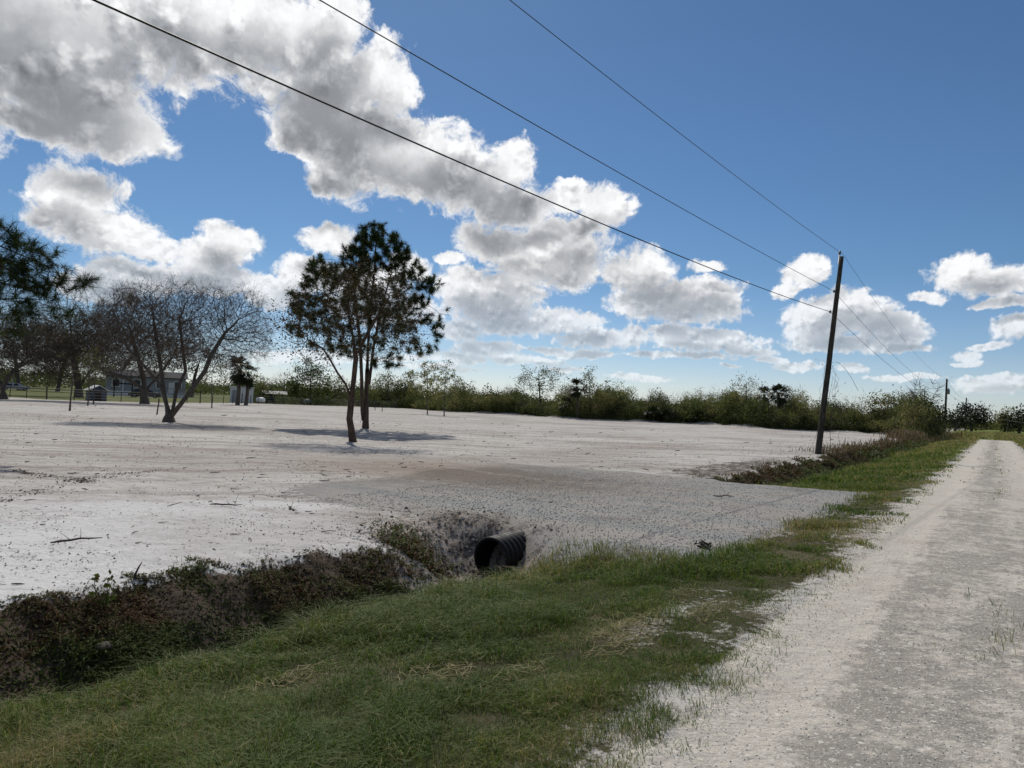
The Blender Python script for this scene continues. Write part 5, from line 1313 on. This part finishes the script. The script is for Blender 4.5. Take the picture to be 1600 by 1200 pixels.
# ------------------------------------------------------------------ culvert pipe
def culvert():
    m_, g, out = new_mat('black_plastic_pipe')
    tc = g.node('ShaderNodeTexCoord').outputs['Object']; n = g.noise(tc, 6, 5, .65); d_ = g.noise(tc, 30, 4, .7)
    col = g.mix(g.ss(n, .5, .75), (.006, .006, .007), (.016, .0155, .015)); bsdf(g, out, col, g.ss(n, .3, .7, .45, .7), .25, d_, .004, .4)
    c = at(768, 872, 10.5); ax = unit(np.array([UX, UY, 0.015]))
    mouth = c - ax * .02
    root = empty('culvert_pipe', mouth, 'black corrugated plastic culvert pipe sticking out of the bank under the driveway', 'culvert pipe')
    # wall profile: ribs outside, smooth bore inside
    ro, ri = .300, .262; prof = [(0, ri), (0, ro - .008), (.01, ro), (.05, ro)]
    x = .05
    while x < 2.6:
        prof += [(x + .012, ro - .030), (x + .040, ro - .030), (x + .055, ro), (x + .115, ro)]; x += .115
    k = 56; an = np.arange(k) * 2 * pi / k
    A = unit(np.cross(ax, (0, 0, 1))); B = np.cross(A, ax)
    ring = np.cos(an)[:, None] * A + np.sin(an)[:, None] * B
    V = np.concatenate([mouth + ax * p + ring * r for p, r in prof]); n = len(prof)
    i = np.arange(n - 1)[:, None] * k; j = np.arange(k)[None]
    F = np.stack([i + j, i + k + j, i + k + (j + 1) % k, i + (j + 1) % k], -1).reshape(-1, 4)
    a = Acc(); a.add(V, F); o = a.build('corrugated_wall', m_, root, True, loc=mouth)
    V = np.concatenate([mouth + ax * p + ring * r for p, r in ((0, ri), (.02, ri - .004), (1, ri - .006), (10.6, ri - .006))]); n = 4
    i = np.arange(n - 1)[:, None] * k; F = np.stack([i + j, i + (j + 1) % k, i + k + (j + 1) % k, i + k + j], -1).reshape(-1, 4)
    a = Acc(); a.add(V, F)
    a.build('bore', m_, root, True, loc=mouth)
culvert()

# ------------------------------------------------------------------ single bits lying about
def hit(px, py):
    """where the line of sight meets the ground"""
    d = np.array(ray(px, py)); k = np.linspace(2.5, 14, 1200); q = np.array([0, 0, CAM_H]) + d * k[:, None]; z = height(q[:, 0], q[:, 1]); i = int(np.argmax(q[:, 2] < z)); p = q[i].copy(); p[2] = z[i]; return p
def debris_things():
    R = np.random.default_rng(15)
    # forked stick standing up out of the sand
    b = hit(209, 905); d = math.hypot(b[0], b[1]); a = Acc()
    a.tubes(np.array([b - (0, 0, .03), at(212, 896, d), at(217, 886, d), at(222, 878, d)]), [.013, .011, .008, .004], 7, .2, cap=True)
    a.tubes(np.array([at(209, 903, d), at(222, 904, d - .05), at(240, 903, d - .08), at(262, 902, d - .1)]), [.009, .008, .006, .003], 6, .2)
    o = a.build('stick', twig_m, None, True); tag(o, 'forked dead stick poking up from the sand just above the ditch', 'stick')
    for px, py, L, az, lab in ((1130, 786, .55, .3, 'dark stick lying flat on the gravel driveway'), (352, 794, .5, .12, 'straight dark stick lying on the white sand left of the driveway'), (455, 798, .35, -.7, 'short crooked stick on the sand close to the driveway'), (118, 848, .55, .9, 'thin curved twig lying on the white sand at the left')):
        b = gnd(px, py); z = gz(b[0], b[1]) + .015; a = Acc(); f = np.linspace(-.5, .5, 6); ben = R.normal(0, .03, 6)
        P = np.stack([b[0] + cos(az) * L * f - sin(az) * ben, b[1] + sin(az) * L * f + cos(az) * ben, z + .02 * np.abs(R.normal(0, 1, 6))], -1)
        a.tubes(P, np.array([.008, .014, .013, .012, .010, .005]), 6, .2); twig_sprays(a, P[2:5], R.normal(size=(3, 3)) + (0, 0, .6), .16, R, 1, .005, .4)
        o = a.build('stick', twig_m, None, True); tag(o, lab, 'stick')
    # black plastic scrap at the gravel edge
    b = hit(1101, 857); a = Acc()
    for k in range(7):
        c = b + R.normal(0, .03, 3) * (1, 1, .3) + (0, 0, .03); a.tubes(np.array([c + R.normal(0, .045, 3) * (1, 1, .5) for _ in range(4)]), [.006, .012, .012, .004], 6, .1)
    stones(a, b[0] + R.normal(0, .07, 14), b[1] + R.normal(0, .07, 14), b[2] + R.uniform(.0, .08, 14), R.uniform(.012, .028, 14), R.uniform(0, .3, 14))
    o = a.build('root_clump', paint_mat('dark_root', (.02, .017, .015), .9, .3, 20), None, True); tag(o, 'small black root clump at the edge of gravel and grass', 'root clump')
    # pale stone in the ditch
    b = hit(163, 1014); me = bpy.data.meshes.new('rock'); import bmesh
    bm = bmesh.new(); bmesh.ops.create_icosphere(bm, subdivisions=3, radius=.055)
    for v in bm.verts:
        n = fbm(np.array([v.co.x * 14 + 5]), np.array([v.co.y * 14 + v.co.z * 9]), 1, 3, 3)[0]; v.co = v.co * (.75 + .5 * n); v.co.z *= .6; v.co.x *= 1.3
    bm.to_mesh(me); bm.free(); me.materials.append(paint_mat('pale_stone', (.15, .13, .105), .9, .3, 18)); o = bpy.data.objects.new('rock', me); COL.objects.link(o); o.location = b + (0, 0, .02); tag(o, 'pale tan rock lying among the weeds of the near ditch', 'rock')
    # leafy seedling on the ditch lip
    b = hit(163, 955); root = empty('seedling', b, 'little round-leaved green seedling on the lip of the ditch at the left', 'plant'); a = Acc(); f_ = Acc()
    P = [np.array([b, b + (R.normal(0, .05), R.normal(0, .05), .10), b + (R.normal(0, .09), R.normal(0, .09), .2 + R.uniform(0, .1))]) for _ in range(5)]
    for p in P: a.tubes(p, [.005, .004, .003], 5, .4)
    leaf_cloud(f_, np.array([p[1] for p in P] + [p[2] for p in P]), R, 5, .03, .026, .42, .85); a.build('stem', weed_m, root, loc=b); f_.build('leaves', weed_m, root, loc=b)
debris_things()

# ------------------------------------------------------------------ the homestead behind the fence
fence_m = paint_mat('fence_wood', (.06, .052, .045), .9, .35, 6)
def fence():
    pts = [(-60, 618), (0, 620.5), (60, 624), (160, 627), (250, 629), (340, 630.5), (430, 631.5), (500, 633), (560, 635.5), (620, 637.5)]
    G = np.array([gnd(*p)[:2] for p in pts]); R = np.random.default_rng(6)
    root = empty('wire_fence', (G[0][0], G[0][1], gz(*G[0])), 'dark post and wire fence along the back of the cleared sand', 'fence'); base = np.array(root.location)
    seg = np.linalg.norm(np.diff(G, axis=0), axis=1); cum = np.concatenate([[0], np.cumsum(seg)]); n = int(cum[-1] / 2.6); n = min(n, 66)
    q = np.linspace(0, cum[-1], n); X = np.interp(q, cum, G[:, 0]); Y = np.interp(q, cum, G[:, 1]); Z = height(X, Y, False)
    for k in range(n):
        a = Acc(); h = 1.25 + R.uniform(-.08, .12); b = np.array([X[k], Y[k], Z[k] - .1]); big = k % 4 == 0
        a.tubes(np.array([b, b + (R.normal(0, .02), R.normal(0, .02), h + .1 + .25 * big)]), [.075 if big else .045, .07 if big else .04], 7, .4, cap=True); a.build('post', fence_m, root, loc=base)
    w = Acc()
    for hh, r in ((.3, .010), (.62, .010), (.95, .010), (1.2, .013)):
        w.tubes(np.stack([X, Y, Z + hh + .01 * R.normal(size=n)], -1), np.full(n, r), 4, .3)
    w.build('wire', steel_m, root, loc=base)
    rl = Acc(); a_, b_ = 1, int(n * .42)
    rl.tubes(np.stack([X[a_:b_], Y[a_:b_], Z[a_:b_] + 1.12], -1), np.full(b_ - a_, .045), 5, .4); rl.build('rail', fence_m, root, loc=base)
fence()
white_m = paint_mat('white_siding', (.62, .63, .64), .6, .06, 4); grey_m = paint_mat('pale_grey_siding', (.27, .285, .31), .6, .06, 4); roofg = paint_mat('grey_shingle', (.075, .075, .08), .95, .25, 10, 0, .08)
roofw = paint_mat('white_metal_roof', (.72, .73, .74), .4, .05, 3); roofp = paint_mat('weathered_tin', (.17, .17, .175), .7, .25, 4); glass_m = paint_mat('dark_window', (.02, .025, .03), .15, .2, 2, 0, .6); darkw = paint_mat('dark_timber', (.03, .027, .025), .85, .3, 6); blue_m = paint_mat('blue_grey_boards', (.055, .075, .115), .7, .2, 6)

class Frame:
    """local frame: origin o, x axis across the view (to the right), y away"""
    def __init__(self, px, py, dist, turn=0.0):
        p = at(px, py, dist); self.o = np.array([p[0], p[1], gz(p[0], p[1])]); az = math.atan2(p[0], p[1]); self.rz = -az + turn
    def p(self, x, y, z): c, s = cos(self.rz), sin(self.rz); return self.o + np.array([x * c - y * s, x * s + y * c, z])
    def box(self, a, x, y, z, sx, sy, sz): a.box(self.p(x, y, z), (sx, sy, sz), self.rz)
def gable(a, F, x0, x1, y0, y1, ze, zr, th=.12, axis='x'):
    """two sloping roof slabs with thickness"""
    ym = (y0 + y1) / 2
    if axis == 'x':
        for ya, yb in ((y0, ym), (y1, ym)):
            q = [F.p(x0, ya, ze), F.p(x1, ya, ze), F.p(x1, yb, zr), F.p(x0, yb, zr)]; u = [v + (0, 0, th) for v in q]
            a.add(np.array(q + u), [[0, 1, 2, 3], [4, 5, 6, 7], [0, 1, 5, 4], [1, 2, 6, 5], [2, 3, 7, 6], [3, 0, 4, 7]])
    else:
        xm = (x0 + x1) / 2
        for xa, xb in ((x0, xm), (x1, xm)):
            q = [F.p(xa, y0, ze), F.p(xa, y1, ze), F.p(xb, y1, zr), F.p(xb, y0, zr)]; u = [v + (0, 0, th) for v in q]
            a.add(np.array(q + u), [[0, 1, 2, 3], [4, 5, 6, 7], [0, 1, 5, 4], [1, 2, 6, 5], [2, 3, 7, 6], [3, 0, 4, 7]])
def gable_end(a, F, x0, x1, y, ze, zr):
    a.add(np.array([F.p(x0, y, ze), F.p(x1, y, ze), F.p((x0 + x1) / 2, y, zr)]), [[0, 1, 2]])
def house():
    F = Frame(228, 612, 160); root = empty('house', F.o, 'pale grey single storey house with a white skirting behind the trees on the left', 'house')
    L = 14.0
    a = Acc(); F.box(a, 0, 4, 2.35, L, 8, 2.9); a.build('wall', grey_m, root, loc=F.o)
    a = Acc(); F.box(a, 0, 3.98, .45, L + .1, 8.06, .92); a.build('skirting', white_m, root, loc=F.o)
    a = Acc(); gable(a, F, -L / 2 - .4, L / 2 + .4, -.5, 8.5, 3.75, 5.0); a.build('roof', roofg, root, loc=F.o)
    for x in (-5.2, -1.6, 2.4, 5.6):
        a = Acc(); F.box(a, x, -.04, 2.45, 1.15, .1, 1.3); w = a.build('window', glass_m, root, loc=F.o)
        a = Acc()
        for sx in (-.66, .66): F.box(a, x + sx, -.06, 2.45, .16, .14, 1.56)
        for sz in (-.72, .72): F.box(a, x, -.06, 2.45 + sz, 1.16, .14, .14)
        a.build('frame', white_m, w, loc=F.o)
    a = Acc(); F.box(a, -4.0, -.05, 2.2, .22, .12, 2.7); a.build('corner_trim', white_m, root, loc=F.o)
    a = Acc(); F.box(a, 4.4, -.04, 1.95, .95, .1, 2.05); a.build('door', white_m, root, loc=F.o)
house()
def shed_white():
    F = Frame(377, 628, 128); root = empty('shed', F.o, 'small white shed behind the two palm trunks', 'shed')
    a = Acc(); F.box(a, 0, 1.4, 1.25, 3.5, 2.8, 2.5); a.build('wall', white_m, root, loc=F.o)
    a = Acc(); F.box(a, 0, 1.4, 2.58, 3.9, 3.2, .14); a.build('roof', roofw, root, loc=F.o)
    a = Acc(); F.box(a, -1.0, -.03, 1.05, .9, .08, 2.0); d = a.build('door', grey_m, root, loc=F.o)
    a = Acc(); F.box(a, -.68, -.09, 1.0, .06, .06, .16); a.build('handle', darkw, d, loc=F.o)
    for x in (-1.72, 1.72):
        a = Acc(); F.box(a, x, -.03, 1.25, .12, .1, 2.5); a.build('corner_trim', roofw, root, loc=F.o)
shed_white()
def shed_dark():
    F = Frame(428, 630, 138); root = empty('shed', F.o, 'low dark shed with a pale sloping roof right of the palms', 'shed')
    a = Acc(); F.box(a, 0, 1.4, .8, 3.9, 2.6, 1.6); a.build('wall', darkw, root, loc=F.o)
    a = Acc(); gable(a, F, -2.2, 2.2, -.2, 3.0, 1.6, 2.15, .09); a.build('roof', roofp, root, loc=F.o)
    a = Acc(); F.box(a, .3, .06, .7, .8, .08, 1.3); a.build('door', fence_m, root, loc=F.o)
shed_dark()
def shed_blue():
    F = Frame(154, 622, 98, .25); root = empty('shed', F.o, 'small blue boarded shed with a bright white gable roof just behind the fence', 'shed')
    a = Acc(); F.box(a, 0, 1.0, .62, 1.75, 1.9, 1.25)
    gable_end(a, F, -.87, .87, .05, 1.24, 1.75); gable_end(a, F, -.87, .87, 1.95, 1.24, 1.75); a.build('wall', blue_m, root, loc=F.o)
    a = Acc(); gable(a, F, -1.1, 1.1, -.15, 2.15, 1.18, 1.78, .07, 'y'); a.build('roof', roofw, root, loc=F.o)
    a = Acc(); F.box(a, 0, .03, .5, .6, .06, .98); a.build('door', darkw, root, loc=F.o)
shed_blue()
def pergola():
    F = Frame(192, 618, 135); root = empty('pergola', F.o, 'dark open timber frame standing in front of the pale house', 'pergola')
    for x, y in ((-1.3, 0), (1.3, 0), (-1.3, 2.2), (1.3, 2.2)):
        a = Acc(); F.box(a, x, y, 1.05, .2, .2, 2.1); a.build('post', darkw, root, loc=F.o)
    a = Acc()
    for y in (0, 2.2): F.box(a, 0, y, 2.2, 3.2, .16, .2)
    for x in np.linspace(-1.4, 1.4, 6): F.box(a, x, 1.1, 2.36, .1, 2.9, .12)
    a.build('roof', darkw, root, loc=F.o)
pergola()
def carport():
    F = Frame(-6, 606, 205); root = empty('carport', F.o, 'white roofed carport at the far left edge beyond the trees', 'carport')
    a = Acc(); gable(a, F, -3.6, 3.6, 0, 5, 4.3, 5.6, .14, 'y'); a.build('roof', roofw, root, loc=F.o)
    for x, y in ((-3.2, .3), (3.2, .3), (-3.2, 4.7), (3.2, 4.7)):
        a = Acc(); F.box(a, x, y, 2.2, .16, .16, 4.4); a.build('post', steel_m, root, loc=F.o)
carport()
def car(px, py, dist, label, colr, L=4.9, turn=0.1):
    F = Frame(px, py, dist, turn); root = empty('parked_car', F.o, label, 'car')
    body = paint_mat('car_paint', colr, .3, .05, 2, .3, .6)
    # side profile extruded across the width, in two steps so that the cabin tapers
    low = [(-.5, .28), (-.5, .62), (-.485, .80), (-.30, .92), (.20, .95), (.40, .88), (.49, .78), (.5, .55), (.5, .28)]
    a = Acc(); k = len(low)
    V = np.array([F.p(x * L, y, z) for y in (0, 1.85) for x, z in low]); a.add(V, [[i, (i + 1) % k, k + (i + 1) % k, k + i] for i in range(k)])
    for s_ in (0, 1): a.f.append(np.array([[s_ * k + i for i in (range(k) if s_ else range(k - 1, -1, -1))]])); a.mi.append(np.zeros(1, int))
    a.build('body', body, root, loc=F.o)
    cab = [(-.40, .90), (-.30, 1.42), (-.05, 1.52), (.14, 1.45), (.29, .93)]
    a = Acc(); k = len(cab); V = np.array([F.p(x * L, (.93 + (y - .93) * (.80 if z > 1.2 else .97)), z) for y in (0, 1.85) for x, z in cab]); a.add(V, [[i, (i + 1) % k, k + (i + 1) % k, k + i] for i in range(k)])
    for s_ in (0, 1): a.f.append(np.array([[s_ * k + i for i in range(k)]])); a.mi.append(np.zeros(1, int))
    a.build('cabin', body, root, loc=F.o)
    a = Acc()
    for x0, x1 in ((-.335, -.10), (-.085, .10)):
        V = [F.p(x0 * L, -.012, .98), F.p(x1 * L, -.012, .98), F.p((x1 - .015) * L, .13, 1.38), F.p((x0 + .05) * L, .13, 1.38)]; a.add(np.array(V), [[0, 1, 2, 3]])
    V = [F.p(.275 * L, .1, .99), F.p(.275 * L, 1.75, .99), F.p(.165 * L, 1.6, 1.41), F.p(.165 * L, .25, 1.41)]; a.add(np.array(V) + (.02, 0, .02), [[0, 1, 2, 3]])
    a.build('window', glass_m, root, loc=F.o)
    for x in (-.31, .31):
        for y in (.08, 1.77):
            a = Acc(); c = F.p(x * L, y, .33); dv = F.p(0, 1, 0) - F.p(0, 0, 0); a.tubes(np.array([c - dv * .11, c - dv * .10, c + dv * .10, c + dv * .11]), [.24, .33, .33, .24], 16, cap=True); w = a.build('wheel', cable_m, root, loc=F.o)
            a = Acc(); s_ = -1 if y < 1 else 1; a.tubes(np.array([c + dv * s_ * .112, c + dv * s_ * .122]), [.2, .17], 12, cap=True); a.build('rim', steel_m, w, loc=F.o)
car(24, 607, 187, 'silver car parked on the grass at the far left, beyond the fence', (.38, .39, .41), 5.4, .15)
car(226, 617, 140, 'dark low car parked in front of the pale house', (.03, .032, .036), 5.0, -.1)
def tank(px, py, dist, label):
    F = Frame(px, py, dist); root = empty('tank', F.o, label, 'tank'); a = Acc(); f = [0, .06, .2, .4, 1.1, 1.3, 1.44, 1.5]; r = [.05, .22, .36, .42, .42, .36, .22, .05]
    a.tubes(np.array([F.p(-.75 + x, .4, .6) for x in f]), r, 14, cap=True); a.build('vessel', roofw, root, True, loc=F.o)
    for x in (-.4, .4):
        a = Acc(); F.box(a, x, .4, .13, .12, .6, .3); a.build('foot', steel_m, root, loc=F.o)
tank(407, 630, 128, 'small rounded white tank between the white shed and the dark shed')
tank(479, 632, 140, 'small white tank lying left of the bright green tree')
# the prop stick and stakes in the field
for px, py, pt, lab in ((586, 641, (587, 622), 'thin wooden stake standing right behind the pine trunks'), (597, 643, (598, 630), 'shorter thin stake right of the one behind the pine'), (245, 647, (249, 624), 'short weathered post left of the bare fanning tree trunk')):
    b = gnd(px, py); b[2] = gz(b[0], b[1]); d = math.hypot(b[0], b[1]); t_ = at(*pt, d); a = Acc(); a.tubes(np.array([b - (0, 0, .1), (b + t_) / 2, t_]), [.05, .045, .035], 7, .4, cap=True)
    o = a.build('stake', pole_m, None, True); tag(o, lab, 'stake')
